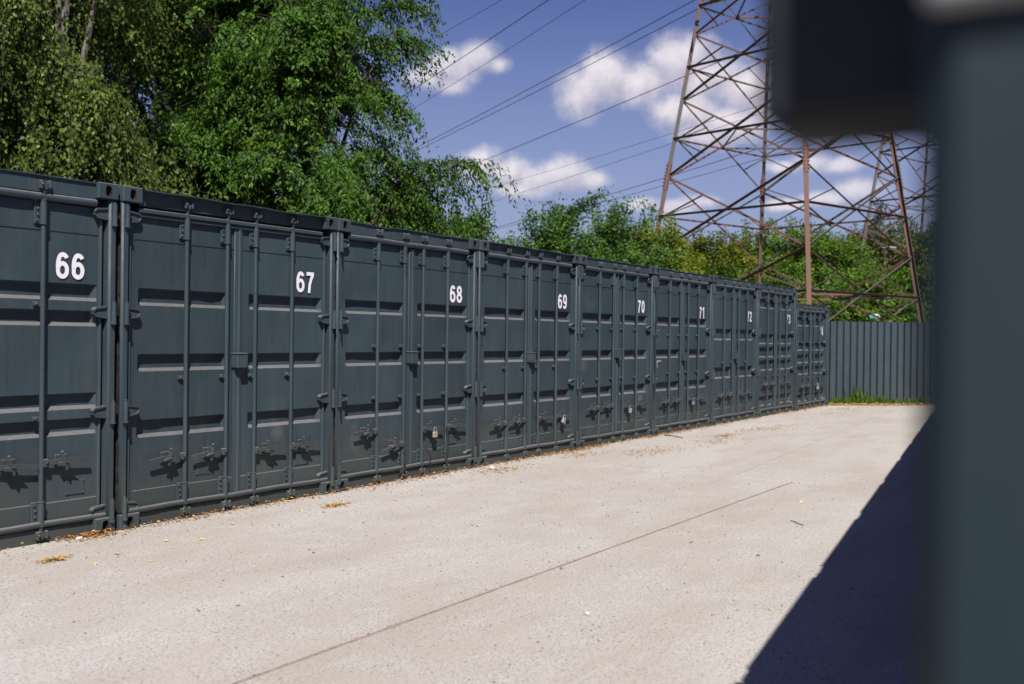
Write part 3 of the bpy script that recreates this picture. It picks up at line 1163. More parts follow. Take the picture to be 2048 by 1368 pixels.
fp = fence_panel(1.955)
for k in range(11):
    obj('fence_panel', fp, fence, (k * PW - .01, .007 * (k % 2), -.008 * k + .006 * (k % 3)), (0, 0, 0))
fr = cached('frail', lambda: MB().box(0, PW * 11, .075, .115, -.02, .02, .003).mesh('rail', m_fence))
for z in (.45, 1.55):
    obj('rail', fr, fence, (0, .004, z))
pm = cached('fpost', lambda: MB().box(-.03, .03, .120, .18, -.2, 1.9, .003).mesh('post', m_fence))
for k in range(5):
    obj('post', pm, fence, (.3 + 2.5 * k, .002, 0))

# ------------------------------------------------------------------ lattice towers
mb = MB()
w, th = .5, .12
mb.add([(-w, -w, 0), (w, -w, 0), (w, -w + th, 0), (-w + th, -w + th, 0), (-w + th, w, 0), (-w, w, 0),
        (-w, -w, 1), (w, -w, 1), (w, -w + th, 1), (-w + th, -w + th, 1), (-w + th, w, 1), (-w, w, 1)],
       [(5, 4, 3, 2, 1, 0), (6, 7, 8, 9, 10, 11)] + [(i, (i + 1) % 6, (i + 1) % 6 + 6, i + 6) for i in range(6)])
angle_me = mb.mesh('angle_bar', m_tower, smoothit=False)


def member(name, a, b, size, parent, inward=None):
    a, b = Vector(a), Vector(b)
    d = b - a
    z = d.normalized()
    ref = inward if inward is not None else Vector((0, 0, 1))
    x = (ref - z * ref.dot(z))
    if x.length < 1e-3:
        x = Vector((1, 0, 0)) - z * z.x
    x.normalize()
    y = z.cross(x)
    o = obj(name, angle_me, parent)
    o.matrix_local = Matrix.LocRotScale(a, Matrix((x, y, z)).transposed().to_quaternion(), Vector((size, size, d.length)))
    return o


LEV = [.25, 1.65, 4.80, 7.95, 11.0, 13.63, 15.9, 18.0, 19.9, 21.6, 23.2, 24.8]


def tower(center, label, ang, arms=True):
    root = obj('lattice_tower', None, None, center)
    tag(root, label, 'pylon', 'lattice power line towers')

    def hd(z):
        return 5.92 - .177 * z

    def corner(k, z):
        t = ang + k * math.pi / 2
        return Vector((hd(z) * math.cos(t), hd(z) * math.sin(t), z))
    for k in range(4):
        c = corner(k, 0)
        member('leg', corner(k, -.1), corner(k, 8.4), .168, root, -c)
        member('leg', corner(k, 8.4), corner(k, 26), .15, root, -c)
        # bolted splice around the joint
        sp = corner(k, 8.0)
        o = member('splice', corner(k, 7.45), corner(k, 8.55), .205, root, -c)
        b = MB()
        for j in range(7):
            for dx in (-.08, .06):
                b.ball((dx, -.135, -.42 + j * .14), .022, 6, 4)
                b.ball((-.135, dx, -.42 + j * .14), .022, 6, 4)
        bo = tag(obj('bolts', cached('bolts', lambda: b.mesh('bolts', m_tower)), root), kind='stuff')
        z = (corner(k, 8.5) - corner(k, 7.5)).normalized()
        x = (-c - z * (-c).dot(z)).normalized()
        bo.matrix_local = Matrix.LocRotScale(sp, Matrix((x, z.cross(x), z)).transposed().to_quaternion(), Vector((1, 1, 1)))
        st = member('footing', corner(k, -.3), corner(k, .25), .5, root, -c)
    for li in range(len(LEV) - 1):
        z0, z1 = LEV[li], LEV[li + 1]
        if li == 0:
            continue
        zm = (z0 + z1) / 2
        big = .078 if li < 5 else .062
        for k in range(4):
            A0, A1, B0, B1 = corner(k, z0), corner(k, z1), corner(k + 1, z0), corner(k + 1, z1)
            Am, Bm = corner(k, zm), corner(k + 1, zm)
            nrm = (B0 - A0).cross(A1 - A0).normalized()
            member('diagonal', A0 + nrm * .02, B1 + nrm * .02, big, root, nrm)
            member('diagonal', B0 - nrm * .06, A1 - nrm * .06, big, root, nrm)
            if li < 6 and li % 1 == 0:
                member('belt', Am + nrm * .09, Bm + nrm * .09, .075, root, nrm)
            if li < 7:
                for (P, Q, S) in ((A0, B1, Am), (A1, B0, Am), (B0, A1, Bm), (B1, A0, Bm)):
                    member('strut', S - nrm * .10, P + (Q - P) * .27 - nrm * .10, .046, root, nrm)
    for zz in (3.225, 9.475, 14.8):
        mids = [(corner(k, zz) + corner(k + 1, zz)) / 2 for k in range(4)]
        for k in range(4):
            member('plan_brace', mids[k], mids[(k + 1) % 4], .07, root)
    if arms:
        wdir = Vector((math.sin(rad(56.12)), -math.cos(rad(56.12)), 0))
        for z, L in ((16.3, 3.8), (20.1, 3.8), (24.0, 3.9)):
            for s in (-1, 1):
                tip = wdir * s * L + Vector((0, 0, z))
                for k in range(4):
                    for zz in (z, z + 1.2):
                        c = corner(k, zz)
                        if c.dot(wdir) * s > 0:
                            member('cross_arm', c, tip, .08, root)
                ins = cached('insul', lambda: MB().tube([(0, 0, 0)] + [(0, 0, -.1 - .12 * j - (.06 if q else 0)) for j in range(10) for q in (0, 1)], [.02] + [(.12 if not q else .04) for j in range(10) for q in (0, 1)], 8).mesh('insulator', m_dark))
                obj('insulator', ins, root, tip)
    return root


tower((42.3, 6.5, 0), 'tall rusty lattice power pylon, the nearer one behind the containers', rad(27.5))
tower((65.6, 4.2, 0), 'farther rusty lattice pylon at the right, partly hidden by the blurred door', rad(27.5))

# ------------------------------------------------------------------ power lines
Wd = Vector((math.cos(rad(56.118)), math.sin(rad(56.118)), 0))
Wn = Vector((math.sin(rad(56.118)), -math.cos(rad(56.118)), 0))


def wire(c, a1, z1, a2, z2, r, label, lo=20, hi=170):
    s = (z2 - z1) / (a2 - a1)
    mb = MB()
    pts = []
    for k in range(13):
        a = lo + (hi - lo) * k / 12
        z = z1 + s * (a - a1) + .00022 * (a - a1) * (a - a2)
        p = Vector((CAM.x, CAM.y, 0)) + Wd * a + Wn * c
        pts.append((p.x, p.y, z))
    mb.tube(pts, r, 5)
    tag(obj('power_line', mb.mesh('power_line', m_rubber)), label, 'power line', 'overhead power line wires')


wire(32.0, 71.57, 25.84, 87.68, 26.56, .018, 'uppermost thin wire, meeting the big tree near the top of the photo')
wire(24.0, 48.0, 18.18, 73.1, 17.65, .022, 'dark wire crossing the leftmost cloud through its middle')
wire(31.4, 57.85, 21.96, 94.2, 20.98, .018, 'thin wire crossing the lower right part of the leftmost cloud')
wire(24.0, 35.3, 14.66, 66.3, 13.81, .017, 'upper wire of the close pair running to the nearer pylon')
wire(31.4, 45.8, 18.2, 86.8, 17.35, .021, 'lower wire of the close pair running to the nearer pylon')
wire(31.4, 46.8, 15.03, 82.0, 14.28, .021, 'dark wire crossing the drooping branch tip of the big tree')
wire(46, 70.1, 17.29, 111.8, 17.32, .016, 'faint wire crossing the cloud above the bushes, the upper of two')
wire(42, 63.9, 15.22, 97.0, 14.49, .016, 'faint wire crossing the cloud above the bushes, the lower of two')
wire(46, 71.2, 14.0, 100.3, 13.01, .024, 'low dark wire just above the bushes, the upper of two')
wire(50, 77.7, 14.45, 102.5, 13.89, .020, 'low dark wire just above the bushes, the lower of two')

# ------------------------------------------------------------------ leaves and trees


def leaf_cards(name, P, A, N, L, Wd_, tint, mat, fold=.25):
    """rhombic folded leaves: P base, A axis, N normal (unit rows), L length, Wd_ width"""
    n = len(P)
    S = np.cross(A, N)
    S /= np.linalg.norm(S, axis=1, keepdims=True) + 1e-9
    N2 = np.cross(S, A)
    L = L[:, None]
    W2 = Wd_[:, None] * .5
    mid = P + A * L * .42
    v = np.empty((n, 4, 3))
    v[:, 0] = P
    v[:, 1] = mid + S * W2 + N2 * W2 * fold
    v[:, 2] = P + A * L - N2 * L * .08
    v[:, 3] = mid - S * W2 + N2 * W2 * fold
    idx = (np.arange(n) * 4)[:, None] + np.array([0, 1, 2, 0, 2, 3])[None]
    me = bpy.data.meshes.new(name)
    me.vertices.add(n * 4)
    me.vertices.foreach_set('co', v.ravel())
    me.loops.add(n * 6)
    me.loops.foreach_set('vertex_index', idx.ravel().astype(np.int32))
    me.polygons.add(n * 2)
    me.polygons.foreach_set('loop_start', np.arange(0, n * 6, 3, dtype=np.int32))
    me.polygons.foreach_set('loop_total', np.full(n * 2, 3, dtype=np.int32))
    at = me.attributes.new('tint', 'FLOAT', 'POINT')
    at.data.foreach_set('value', np.repeat(tint, 4).astype(np.float32))
    me.materials.append(mat)
    me.update(calc_edges=True)
    return me


def unit(a):
    return a / (np.linalg.norm(a, axis=-1, keepdims=True) + 1e-9)


def twig_mesh(paths, rad0, name, mat):
    """three-sided tapering twigs, paths (n,k,3)"""
    n, k, _ = paths.shape
    d = unit(np.gradient(paths, axis=1))
    ref = np.where(np.abs(d[..., 2:3]) > .8, np.array([1., 0, 0]), np.array([0, 0, 1.]))
    a = unit(np.cross(d, ref))
    b = np.cross(d, a)
    r = rad0[:, None, None] * np.linspace(1, .35, k)[None, :, None]
    ring = np.stack([paths + r * (a * math.cos(t) + b * math.sin(t)) for t in (0, 2.094, 4.189)], axis=2)  # n,k,3,3
    v = ring.reshape(-1, 3)
    base = (np.arange(n) * k * 3)[:, None, None] + (np.arange(k - 1) * 3)[None, :, None]
    fs = []
    for j in range(3):
        j2 = (j + 1) % 3
        fs.append(np.stack([base + j, base + j2, base + 3 + j2, base + 3 + j], axis=-1))
    f = np.concatenate([x.reshape(-1, 4) for x in fs]).astype(np.int32)
    me = bpy.data.meshes.new(name)
    me.vertices.add(len(v))
    me.vertices.foreach_set('co', v.ravel())
    me.loops.add(f.size)
    me.loops.foreach_set('vertex_index', f.ravel())
    me.polygons.add(len(f))
    me.polygons.foreach_set('loop_start', np.arange(0, f.size, 4, dtype=np.int32))
    me.polygons.foreach_set('loop_total', np.full(len(f), 4, dtype=np.int32))
    me.materials.append(mat)
    me.update(calc_edges=True)
    return me


def tree(name, label, cat, base, lobes, n_spray, n_leaf, spray_len, leaf, droop, seed, lmat, bmat, trunk_h, trunk_r, group, extra=(), shell=.35, n_limb=22, hang=.6, tspread=.28, clump=18, cstd=.30):
    """lobes: (x,y,z,rx,ry,rz) relative to base; sprays of leaves fill the lobes' outer volume"""
    rs = np.random.RandomState(seed)
    tmat = m_bark
    root = obj(name, None, None, base)
    tag(root, label, cat, group)
    lob = np.array(lobes, float)
    vol = lob[:, 3] * lob[:, 4] * lob[:, 5]
    vol = vol ** .8
    pick = rs.choice(len(lob), n_spray, p=vol / vol.sum())
    u = unit(rs.normal(size=(n_spray, 3)))
    rr = rs.uniform(shell ** 3, 1, n_spray) ** (1 / 3)
    # uneven outline: radius varies with direction
    wob = 1 + .16 * np.sin(u[:, 0] * 5 + pick * 2.1 + seed) * np.cos(u[:, 1] * 4 + pick) + .10 * np.sin(u[:, 2] * 9 + seed)
    root_p = lob[pick, :3] + u * rr[:, None] * lob[pick, 3:] * wob[:, None] * .93
    nc = max(12, n_spray // clump)
    who = rs.randint(nc, size=n_spray)
    keep = rs.uniform(size=n_spray) < .94
    cl = root_p[who] + rs.normal(scale=cstd * spray_len ** .5, size=(n_spray, 3)) * np.array([1, 1, .75])
    root_p = np.where(keep[:, None], cl, root_p)
    u = np.where(keep[:, None], u[who], u)
    direc = unit(u * np.array([1, 1, .35]) + rs.normal(scale=.35, size=(n_spray, 3)) + np.array([0, 0, .12 - .25 * droop]))
    if len(extra):
        ex = np.array(extra, float)        # explicit sprays (x,y,z,dx,dy,dz)
        root_p = np.concatenate([root_p, ex[:, :3]])
        direc = np.concatenate([direc, unit(ex[:, 3:])])
    ns = len(root_p)
    Ls = spray_len * rs.uniform(.55, 1.3, ns)
    k = 6
    t = np.linspace(0, 1, k)
    g = np.array([0, 0, -1.])
    paths = root_p[:, None] + direc[:, None] * (Ls[:, None] * t)[..., None] + g * (droop * Ls[:, None] * t ** 2)[..., None]
    # trunk and limbs
    mb = MB()
    top = Vector((rs.uniform(-.3, .3), rs.uniform(-.3, .3), trunk_h))
    tp = [Vector((0, 0, -.1)).lerp(top, q) + Vector((math.sin(q * 5 + seed) * .09 * q, math.cos(q * 4 + seed) * .09 * q, 0)) for q in np.linspace(0, 1, 9)]
    mb.tube(tp, [trunk_r * (1 - .85 * q) + .012 for q in np.linspace(0, 1, 9)], 9)
    samples = [np.array(p) for p in tp[2:]]
    order = rs.permutation(ns)[:n_limb]
    for j in order:
        e = Vector(root_p[j])
        q = min(.92, max(.18, (e.z / max(trunk_h, .1)) * rs.uniform(.45, .8)))
        s = tp[int(q * 8)]
        mid = s.lerp(e, .5) + Vector((0, 0, .12 * (e - s).length))
        pts = [s.lerp(mid, a).lerp(mid.lerp(e, a), a) for a in np.linspace(0, 1, 7)]
        r0 = trunk_r * (1 - .8 * q) * .55 + .012
        mb.tube(pts, [r0 * (1 - .8 * a) + .006 for a in np.linspace(0, 1, 7)], 6)
        samples += [np.array(p) for p in pts[1:]]
    obj('trunk', mb.mesh('trunk', bmat, 50), root)
    samples = np.array(samples)
    # boughs linking each spray to the nearest limb
    near = np.empty(ns, int)
    for i in range(0, ns, 500):
        dd = ((root_p[i:i + 500, None] - samples[None]) ** 2).sum(-1)
        near[i:i + 500] = dd.argmin(1)
    s0 = samples[near]
    tt = np.linspace(0, 1, 5)[None, :, None]
    mid = (s0 + root_p) / 2 + np.array([0, 0, .10]) * np.linalg.norm(root_p - s0, axis=1, keepdims=True)
    links = (1 - tt) ** 2 * s0[:, None] + 2 * tt * (1 - tt) * mid[:, None] + tt ** 2 * root_p[:, None]
    tw = obj('twigs', twig_mesh(links, np.full(ns, .007 * (1 + trunk_r)), 'twigs', tmat), root)
    tag(tw, kind='stuff')
    tag(obj('twig_ends', twig_mesh(paths, np.full(ns, .006), 'twig_ends', tmat), tw), kind='stuff')
    # leaves
    m = n_leaf
    ti = (np.arange(m)[None] + rs.uniform(0, 1, (ns, m))) / m
    f = ti * (k - 1)
    i0 = np.clip(f.astype(int), 0, k - 2)
    fr_ = (f - i0)[..., None]
    ar = np.arange(ns)[:, None]
    P = paths[ar, i0] * (1 - fr_) + paths[ar, i0 + 1] * fr_
    tang = unit(paths[ar, i0 + 1] - paths[ar, i0])
    side = unit(np.cross(tang, np.array([0, 0, 1.])) + rs.normal(scale=.3, size=tang.shape))
    sg = np.where((np.arange(m) % 2)[None, :, None] == 0, 1, -1)
    spread = rs.normal(scale=tspread * spray_len * .5, size=P.shape) * np.array([1, 1, .7])
    P = P + spread
    A = unit(tang * .5 + side * sg * .75 + np.array([0, 0, -hang]) + rs.normal(scale=.35, size=P.shape))
    outw = np.broadcast_to((direc * np.array([1, 1, 0]))[:, None], P.shape)
    N = unit(np.array([0, 0, .55]) + outw * .6 + rs.normal(scale=.6, size=P.shape))
    l0, w0 = leaf
    Lf = l0 * rs.uniform(.6, 1.25, P.shape[:2])
    Wf = w0 * rs.uniform(.7, 1.2, P.shape[:2])
    tn = np.clip(rs.normal(.42, .24, P.shape[:2]) + rs.normal(0, .12, (ns, 1)), 0, 1)
    me = leaf_cards('crown', P.reshape(-1, 3), A.reshape(-1, 3), N.reshape(-1, 3), Lf.ravel(), Wf.ravel(), tn.ravel(), lmat)
    obj('crown', me, root)
    return root


def polar(azd, dist):
    return (CAM.x + dist * math.cos(rad(azd)), CAM.y + dist * math.sin(rad(azd)), -.03)


GT = 'trees behind the containers'
# birch at the far left, leaves hanging in curtains
tree('birch_tree', 'birch at the left edge with pale limbs and hanging yellowish leaves', 'tree', polar(54.7, 18.6),
     [(0, 0, 4.2, 1.25, 1.25, 1.3), (-1.1, .8, 5.4, 1.3, 1.4, 1.5), (.55, -.7, 5.4, .8, .8, 1.5), (0, .2, 7.2, 1.3, 1.3, 1.6), (.3, -.3, 9.0, 1.1, 1.1, 1.5), (.5, -.8, 3.7, .7, .7, .8), (-1.5, .6, 7.4, 1.2, 1.2, 1.4), (-1.3, 1.0, 3.8, 1.0, 1.0, 1.0)],
     1600, 52, .85, (.072, .052), 1.1, 31, m_birch, m_birchbark, 9.5, .15, GT, n_limb=30, hang=1.2, tspread=.15, clump=40, cstd=.30)
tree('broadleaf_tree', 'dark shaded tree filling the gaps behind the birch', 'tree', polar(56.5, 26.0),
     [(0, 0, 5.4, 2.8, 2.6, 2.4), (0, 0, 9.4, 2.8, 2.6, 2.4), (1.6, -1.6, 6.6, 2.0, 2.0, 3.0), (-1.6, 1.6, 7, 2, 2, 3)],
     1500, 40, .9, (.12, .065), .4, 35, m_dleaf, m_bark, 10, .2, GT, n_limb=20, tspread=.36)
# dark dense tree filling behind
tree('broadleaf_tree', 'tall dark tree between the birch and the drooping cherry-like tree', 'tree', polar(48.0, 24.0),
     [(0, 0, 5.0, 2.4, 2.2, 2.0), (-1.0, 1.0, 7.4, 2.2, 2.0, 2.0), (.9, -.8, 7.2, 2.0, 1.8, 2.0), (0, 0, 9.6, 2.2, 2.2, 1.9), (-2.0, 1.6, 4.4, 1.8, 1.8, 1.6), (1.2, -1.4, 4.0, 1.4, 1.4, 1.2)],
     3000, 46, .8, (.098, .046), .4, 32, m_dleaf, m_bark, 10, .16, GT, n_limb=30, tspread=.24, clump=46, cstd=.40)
# big drooping tree against the sky
ex = []
rs0 = np.random.RandomState(77)


def bough(p, d, n, drop):
    """explicit chain of sprays along a hanging bough"""
    p = np.array(p, float)
    d = np.array(d, float)
    for i in range(n):
        q = p + d * i / n + np.array([0, 0, -drop * (i / n) ** 2]) + rs0.normal(scale=.07, size=3)
        ex.append(tuple(q) + tuple(d / np.linalg.norm(d) * .7 + rs0.normal(scale=.35, size=3) + np.array([0, 0, -.35])))


# right-hand direction as seen from the yard
Rh = np.array([math.sin(HEAD), -math.cos(HEAD), 0])
bough(Rh * 1.7 + [0, 0, 4.75], Rh * 1.85 + [0, 0, .30], 40, .10)
bough(Rh * 1.5 + [.1, .1, 4.4], Rh * 1.3 + [0, 0, -.3], 40, .4)
bough(Rh * 1.1 + [0, 0, 7.2], Rh * 1.25 + [0, 0, .35], 34, .30)
bough(Rh * 1.1 + [0, .2, 6.5], Rh * 1.05 + [0, 0, -.1], 26, .5)
bough(Rh * 1.1 + [0, .2, 7.8], Rh * 1.3 + [0, 0, .45], 26, .2)
bough(Rh * 1.7 + [0, 0, 3.9], Rh * 1.6 + [0, 0, -.6], 30, .4)
tree('drooping_tree', 'big drooping bright green tree standing against the sky', 'tree', polar(42.4, 21.5),
     [(0, 0, 4.1, 1.9, 1.8, 1.25), (Rh[0] * 1.3, Rh[1] * 1.3, 3.7, 1.25, 1.1, .9), (-Rh[0] * 1.0, -Rh[1] * 1.0, 5.2, 1.5, 1.6, 1.2), (-Rh[0] * .2, -Rh[1] * .2, 6.9, 1.8, 1.7, 1.25),
      (-Rh[0] * 1.4, -Rh[1] * 1.4, 7.6, 1.7, 1.7, 1.5), (0, 0, 8.6, 2.0, 2.0, 1.3), (Rh[0] * .9, Rh[1] * .9, 7.5, .9, .9, .6), (-Rh[0] * 1.7, -Rh[1] * 1.7, 4.3, 1.5, 1.5, 1.3), (0, 0, 10.2, 1.8, 1.8, 1.3), (Rh[0] * .2, Rh[1] * .2, 5.6, 1.5, 1.4, .85), (Rh[0] * 1.2, Rh[1] * 1.2, 5.1, .8, .8, .6), (-Rh[0] * .6, -Rh[1] * .6, 6.0, 1.4, 1.4, .9), (Rh[0] * 2.1, Rh[1] * 2.1, 3.7, .85, .8, .75)],
     3600, 46, .72, (.108, .043), .6, 33, m_cherry, m_bark, 9.6, .14, GT, extra=ex, n_limb=36, hang=.65, tspread=.15, clump=52, cstd=.38)

GB = 'bushes and young trees beyond the containers'
BL = ['low {} behind container {}', '']
bush = [
    # az, dist, height, rx, material, lobes style, label
    (35.2, 30, 4.6, 1.9, m_bush, 'grey-green bush just right of the drooping tree'),
    (33.6, 29, 4.9, 1.0, m_bush, 'slim upright sapling beneath the drooping branch tip'),
    (31.8, 31, 4.2, 1.6, m_mid, 'low spiky green bush behind container 69'),
    (29.2, 32, 5.3, 1.2, m_bush, 'wind-bent young tree with its top leaning right'),
    (27.6, 33, 4.4, 1.7, m_bush, 'dark green bush behind the top of container 70'),
    (25.9, 35, 5.8, 2.0, m_bush, 'round dark green tree left of the near pylon'),
    (23.7, 36, 5.4, 1.6, m_yellow, 'yellow-green bush just left of the near pylon leg'),
    (21.8, 58, 7.0, 3.0, m_yellow, 'yellow-green tree seen inside the left half of the near pylon'),
    (19.9, 60, 6.9, 2.8, m_yellow, 'brightest yellow-green bush beside the back leg of the near pylon'),
    (17.8, 62, 8.0, 3.0, m_mid, 'green tree right behind the front leg of the near pylon'),
    (15.6, 60, 7.6, 2.9, m_mid, 'leafy green tree in the right half of the near pylon'),
    (14.0, 74, 8.6, 3.2, m_yellow, 'yellow-green tree between the two pylons'),
    (12.4, 76, 10.6, 2.9, m_willow, 'pale willow rising beside the farther pylon'),
    (11.2, 72, 8.4, 3.4, m_mid, 'dark green tree behind the farther pylon'),
    (9.2, 72, 8.8, 3.4, m_mid, 'green tree at the far right behind the blurred door'),
    (13.0, 56, 4.8, 2.4, m_mid, 'low green bush behind the fence below the farther pylon'),
    (16.6, 54, 4.6, 2.4, m_mid, 'low bush just left of the fence, its top above container 74'),
    (20.6, 50, 4.6, 2.4, m_mid, 'low green bush showing above the roof of container 73'),
]
for j, (a, dist, h, rx, mt, lab) in enumerate(bush):
    rs = random.Random(100 + j)
    sc = dist / 33
    lobes = [(0, 0, h * .46, rx, rx, h * .44), (0, 0, h * .66, rx * .8, rx * .8, h * .27)]
    for q in range(4):
        t = rs.uniform(0, 6.28)
        lobes.append((math.cos(t) * rx * .55, math.sin(t) * rx * .55, h * rs.uniform(.35, .66), rx * .55, rx * .55, h * rs.uniform(.2, .3)))
    exs = []
    for q in range(14):
        t = rs.uniform(0, 6.28)
        rr = rs.uniform(0, .8) * rx
        z = h * rs.uniform(.78, .98)
        for e in range(3):
            exs.append((math.cos(t) * rr, math.sin(t) * rr, z - e * .22, rs.uniform(-.2, .2), rs.uniform(-.2, .2), 1))
    if 'wind-bent' in lab:
        for q in range(5):
            for e in range(8):
                exs.append((Rh[0] * (e * .13 - .6 + q * .2), Rh[1] * (e * .13 - .6 + q * .2), 4.3 + q * .12 + e * .14, Rh[0], Rh[1], .25))
    nsp = int(900 * (rx * h) / 8)
    nsp = max(600, min(nsp, 1150))
    lf = (.125, .064) if dist < 45 else (.18, .10)
    tree('bush' if h < 6 else 'young_tree', lab, 'bush' if h < 6 else 'tree', polar(a, dist), lobes, nsp, 34, .55 * (1 if dist < 45 else 1.4), lf, .15, 200 + j, mt, m_bark, h * .7, .07, GB, extra=exs,
         shell=.3, n_limb=9, hang=.25, tspread=.40, clump=7)

# ------------------------------------------------------------------ weeds, litter, stones


def blades(name, label, cat, n, pos_fn, h, wid, mat, seed, parent=None):
    rs = np.random.RandomState(seed)
    P = np.array([pos_fn(rs) for _ in range(n)])
    A = unit(np.stack([rs.normal(0, .3, n), rs.normal(0, .3, n), np.ones(n)], 1))
    N = unit(rs.normal(size=(n, 3)) * np.array([1, 1, .1]))
    L = h * rs.uniform(.35, 1.2, n)
    me = leaf_cards(name, P, A, N, L, np.full(n, wid), rs.uniform(0, 1, n), mat)
    o = obj(name, me, parent)
    tag(o, label, cat, None, 'stuff')
    return o


def along_fence(t, d):
    p = FA + FD * t + Vector((-FD.y, FD.x, 0)) * -d
    return p


nF = Vector((FD.y, -FD.x, 0))
if nF.dot(Vector((CAM.x, CAM.y, 0)) - FA) < 0:
    nF = -nF


def gpos(rs):
    c = [(.55, .5), (1.3, .25), (2.6, .35), (3.9, .3), (5.2, .4), (6.5, .5), (0.9, .25)][rs.randint(7)]
    t = c[0] + rs.normal(0, c[1])
    q = FA + FD * t + nF * abs(rs.normal(.12, .10))
    return (q.x, q.y, -.005)


blades('weed_grass', 'green weeds and grass tufts along the foot of the fence', 'grass', 2600, gpos, .20, .020, m_grass, 41)


def tallpos(rs):
    q = FA + FD * rs.normal(.85, .10) + nF * abs(rs.normal(.1, .06))
    return (q.x, q.y, 0)


blades('tall_weed', 'taller green weed clump against the fence near container 74', 'grass', 70, tallpos, .44, .024, m_grass, 43)


def flat_litter(name, label, cat, n, pos_fn, size, mat, seed, tilt=.35):
    rs = np.random.RandomState(seed)
    P = np.array([pos_fn(rs) for _ in range(n)])
    th_ = rs.uniform(0, 6.28, n)
    A = unit(np.stack([np.cos(th_), np.sin(th_), rs.normal(0, .12, n)], 1))
    N = unit(np.stack([rs.normal(0, tilt, n), rs.normal(0, tilt, n), np.ones(n)], 1))
    L = size[0] * rs.uniform(.5, 1.3, n)
    W_ = size[1] * rs.uniform(.5, 1.3, n)
    me = leaf_cards(name, P, A, N, L, W_, rs.uniform(0, 1, n), mat, .5)
    o = obj(name, me)
    tag(o, label, cat, None, 'stuff')
    return o


litter_c = []
rl = random.Random(8)
for k in range(120):
    litter_c.append((rl.uniform(4.4, 25.6), rl.uniform(.12, .5), rl.uniform(.2, 1)))
litter_c += [(5.13, .13, 6), (5.22, .10, 5), (9.4, .4, 2), (9.9, .4, 2), (12.2, .5, 2.5), (12.9, .4, 3), (15.4, .7, 3), (16.2, .5, 2.5), (8.5, .3, 1.5)]
lw = np.array([c[2] for c in litter_c])
lw = lw / lw.sum()


def litpos(rs):
    c = litter_c[rs.choice(len(litter_c), p=lw)]
    y = .05 - abs(rs.normal(0, .085))
    return (c[0] + rs.normal(0, c[1]), y, .006 + max(0, .03 - abs(y + .02) * .35) * rs.uniform(0, 1))


flat_litter('leaf_litter', 'orange brown dry leaves drifted along the foot of the containers', 'leaves', 5200, litpos, (.028, .016), m_litter, 51, .6)
straw_c = [(7.26, -.54, .08), (10.25, -.36, .22), (12.2, -.35, .3), (13.1, -.95, .4), (15.0, -1.1, .5), (17.1, -.9, .35), (18.2, -1.1, .5), (22.5, -.9, .7), (24.0, -.7, .5), (4.46, -.55, .05), (16.0, -.9, .2)]


def strawpos(rs):
    c = straw_c[rs.randint(len(straw_c))]
    return (c[0] + rs.normal(0, c[2]), c[1] + rs.normal(0, c[2] * .35), .006 + rs.uniform(0, .012))


flat_litter('dry_straw', 'small patches of dry straw scattered on the concrete by the containers', 'straw', 1500, strawpos, (.05, .010), m_straw, 52, .5)


def fstraw(rs):
    q = FA + FD * rs.uniform(-.1, 9) + nF * (.28 + abs(rs.normal(0, .22)))
    return (q.x, q.y, .006 + rs.uniform(0, .035))


flat_litter('dry_grass_strip', 'strip of dry yellow grass in front of the fence weeds', 'straw', 4200, fstraw, (.10, .018), m_straw, 53, .6)

# individual yellow leaves
yl = cached('yl', lambda: leaf_cards('fallen_leaf', np.array([[0, 0, 0.]]), np.array([[1., 0, 0]]), np.array([[.1, .2, 1.]]), np.array([.045]), np.array([.026]), np.array([.8]), m_yleaf, .4))
leaf_px = [(4.57, -.85), (4.81, -.71), (4.81, -1.06), (5.34, -.64), (5.52, -.80), (6.08, -.51), (5.67, -1.65), (4.27, -2.38), (4.09, -2.28), (7.13, -2.08), (7.44, -3.75), (9.94, -3.86), (15.48, -2.77), (6.9, -.45), (8.9, -.9)]
for j, (x, y) in enumerate(leaf_px):
    o = obj('fallen_leaf', yl, None, (x, y, .006), (rl.uniform(-.2, .2), rl.uniform(-.2, .2), rl.uniform(0, 6.28)))
    s = rl.uniform(.8, 1.35)
    o.scale = (s, s, s)
    tag(o, 'small yellow leaf lying by itself on the pale concrete', 'leaf', 'single fallen leaves on the concrete')

# grit and small stones
ico = bmesh.new()
bmesh.ops.create_icosphere(ico, subdivisions=1, radius=1)
iv = np.array([v.co[:] for v in ico.verts])
ifc = np.array([[v.index for v in f.verts] for f in ico.faces])
ico.free()
rs = np.random.RandomState(61)
n = 3800
xx = np.concatenate([rs.uniform(2.5, 12, 2600), rs.uniform(12, 25, 1200)])
yy = np.where(rs.uniform(size=n) < .25, -abs(rs.normal(0, .35, n)), rs.uniform(-6.5, 0, n))
szs = rs.uniform(.0018, .0065, n) * np.where(rs.uniform(size=n) < .03, 1.9, 1)
V = (iv[None] * (szs[:, None, None] * rs.uniform(.6, 1.4, (n, 1, 3))) + np.stack([xx, yy, szs * .3], 1)[:, None]).reshape(-1, 3)
Fq_ = (ifc[None] + (np.arange(n) * len(iv))[:, None, None]).reshape(-1, 3)
me = bpy.data.meshes.new('grit')
me.from_pydata(V.tolist(), [], Fq_.tolist())
me.materials.append(plain_mat('grit_stone', (.20, .17, .15), .9, .2, 0, .6, 3))
tag(obj('grit', me), 'loose grit and tiny stones scattered over the concrete', 'grit', None, 'stuff')


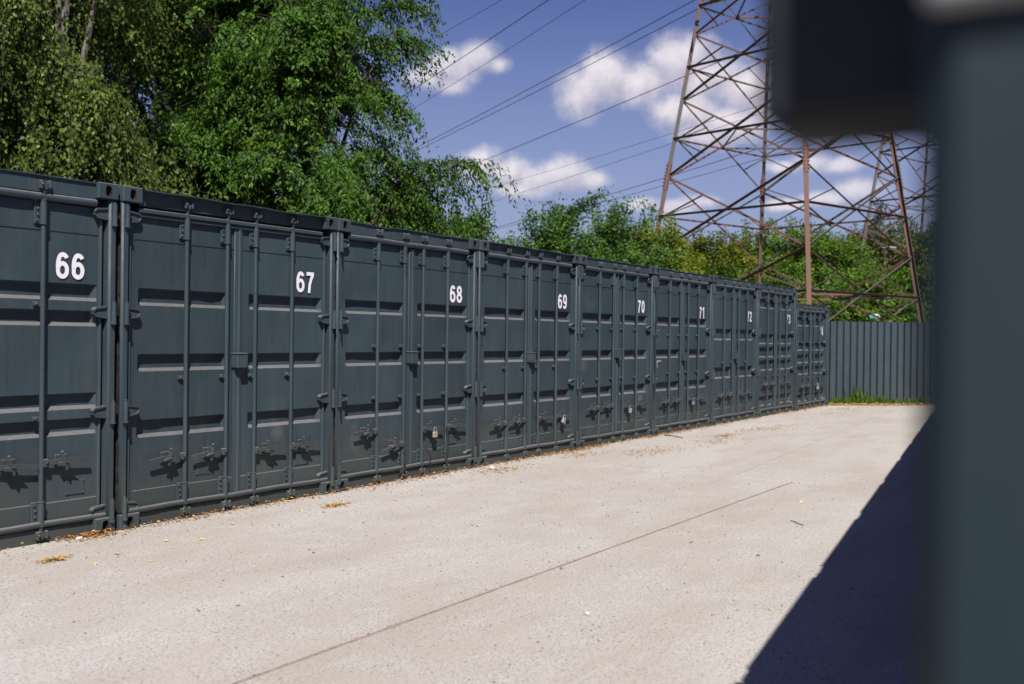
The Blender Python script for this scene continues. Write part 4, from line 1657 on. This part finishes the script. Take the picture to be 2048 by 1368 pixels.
def stone(x, y, s, label):
    bm = bmesh.new()
    bmesh.ops.create_icosphere(bm, subdivisions=2, radius=1)
    r_ = random.Random(int(x * 100))
    for v in bm.verts:
        v.co *= r_.uniform(.82, 1.1)
        v.co = Vector((v.co.x * s, v.co.y * s * .8, v.co.z * s * .6))
    me = bpy.data.meshes.new('stone')
    bm.to_mesh(me)
    bm.free()
    me.materials.append(cached('stone_m', lambda: plain_mat('pale_stone', (.42, .37, .33), .9, .2, 0, .25, 40)))
    tag(obj('stone', me, None, (x, y, s * .35)), label, 'stone')


stone(10.28, -.24, .045, 'pale stone lying at the foot of container 69')
stone(5.02, -.08, .028, 'small pale stone in the leaves at the foot of container 66')
stone(5.19, -4.07, .020, 'small tan pebble alone on the concrete right of the joint')

tw = MB()
tw.tube([(8.81, -4.08, .006), (8.76, -4.13, .010), (8.71, -4.16, .010), (8.65, -4.23, .005)], .0035, 5)
tag(obj('fallen_twig', tw.mesh('fallen_twig', m_bark)), 'thin dark twig lying on the concrete near the shadow edge', 'twig')
tw = MB()
tw.tube([(15.42, -.13, .01), (15.33, -.30, .02), (15.2, -.51, .010)], .007, 5)
tag(obj('fallen_twig', tw.mesh('fallen_twig', m_bark)), 'dark twig lying at the foot of container 70', 'twig')

# odd pale objects seen through the lattice
dr = MB()
dr.tube([(0, 0, 0), (.02, 0, 0), (.36, 0, 0)], [.14, .20, .20], 14)
drum = obj('green_drum', None, None, (51.2, 5.15, 2.62), (0, 0, -1.0), (.8, .8, .8))
tag(drum, 'small green and white cylinder seen above the fence through the pylon', 'drum')
obj('drum_body', dr.mesh('drum_body', plain_mat('green_plastic', (.06, .24, .14), .5, .4)), drum)
obj('drum_end', MB().tube([(.362, 0, 0), (.60, 0, 0), (.64, 0, 0)], [.17, .16, .10], 14).mesh('drum_end', m_white), drum)
obj('pole', MB().tube([(.3, 0, -.2), (.3, 0, -2.65)], .05, 8).mesh('pole', m_bark), drum)
lamp = obj('street_lamp', None, None, (62.0, 6.8, 0))
tag(lamp, 'white flat lamp head on a pole seen through the farther pylon', 'street lamp')
obj('pole', MB().tube([(0, 0, 0), (0, 0, 6.4), (.1, -.1, 6.6)], [.08, .05, .04], 8).mesh('pole', m_bark), lamp)
obj('lamp_head', MB().box(-.15, .75, -.12, .12, 6.62, 6.76, .05).mesh('lamp_head', m_galv), lamp, (0, 0, 0), (0, 0, -.9))
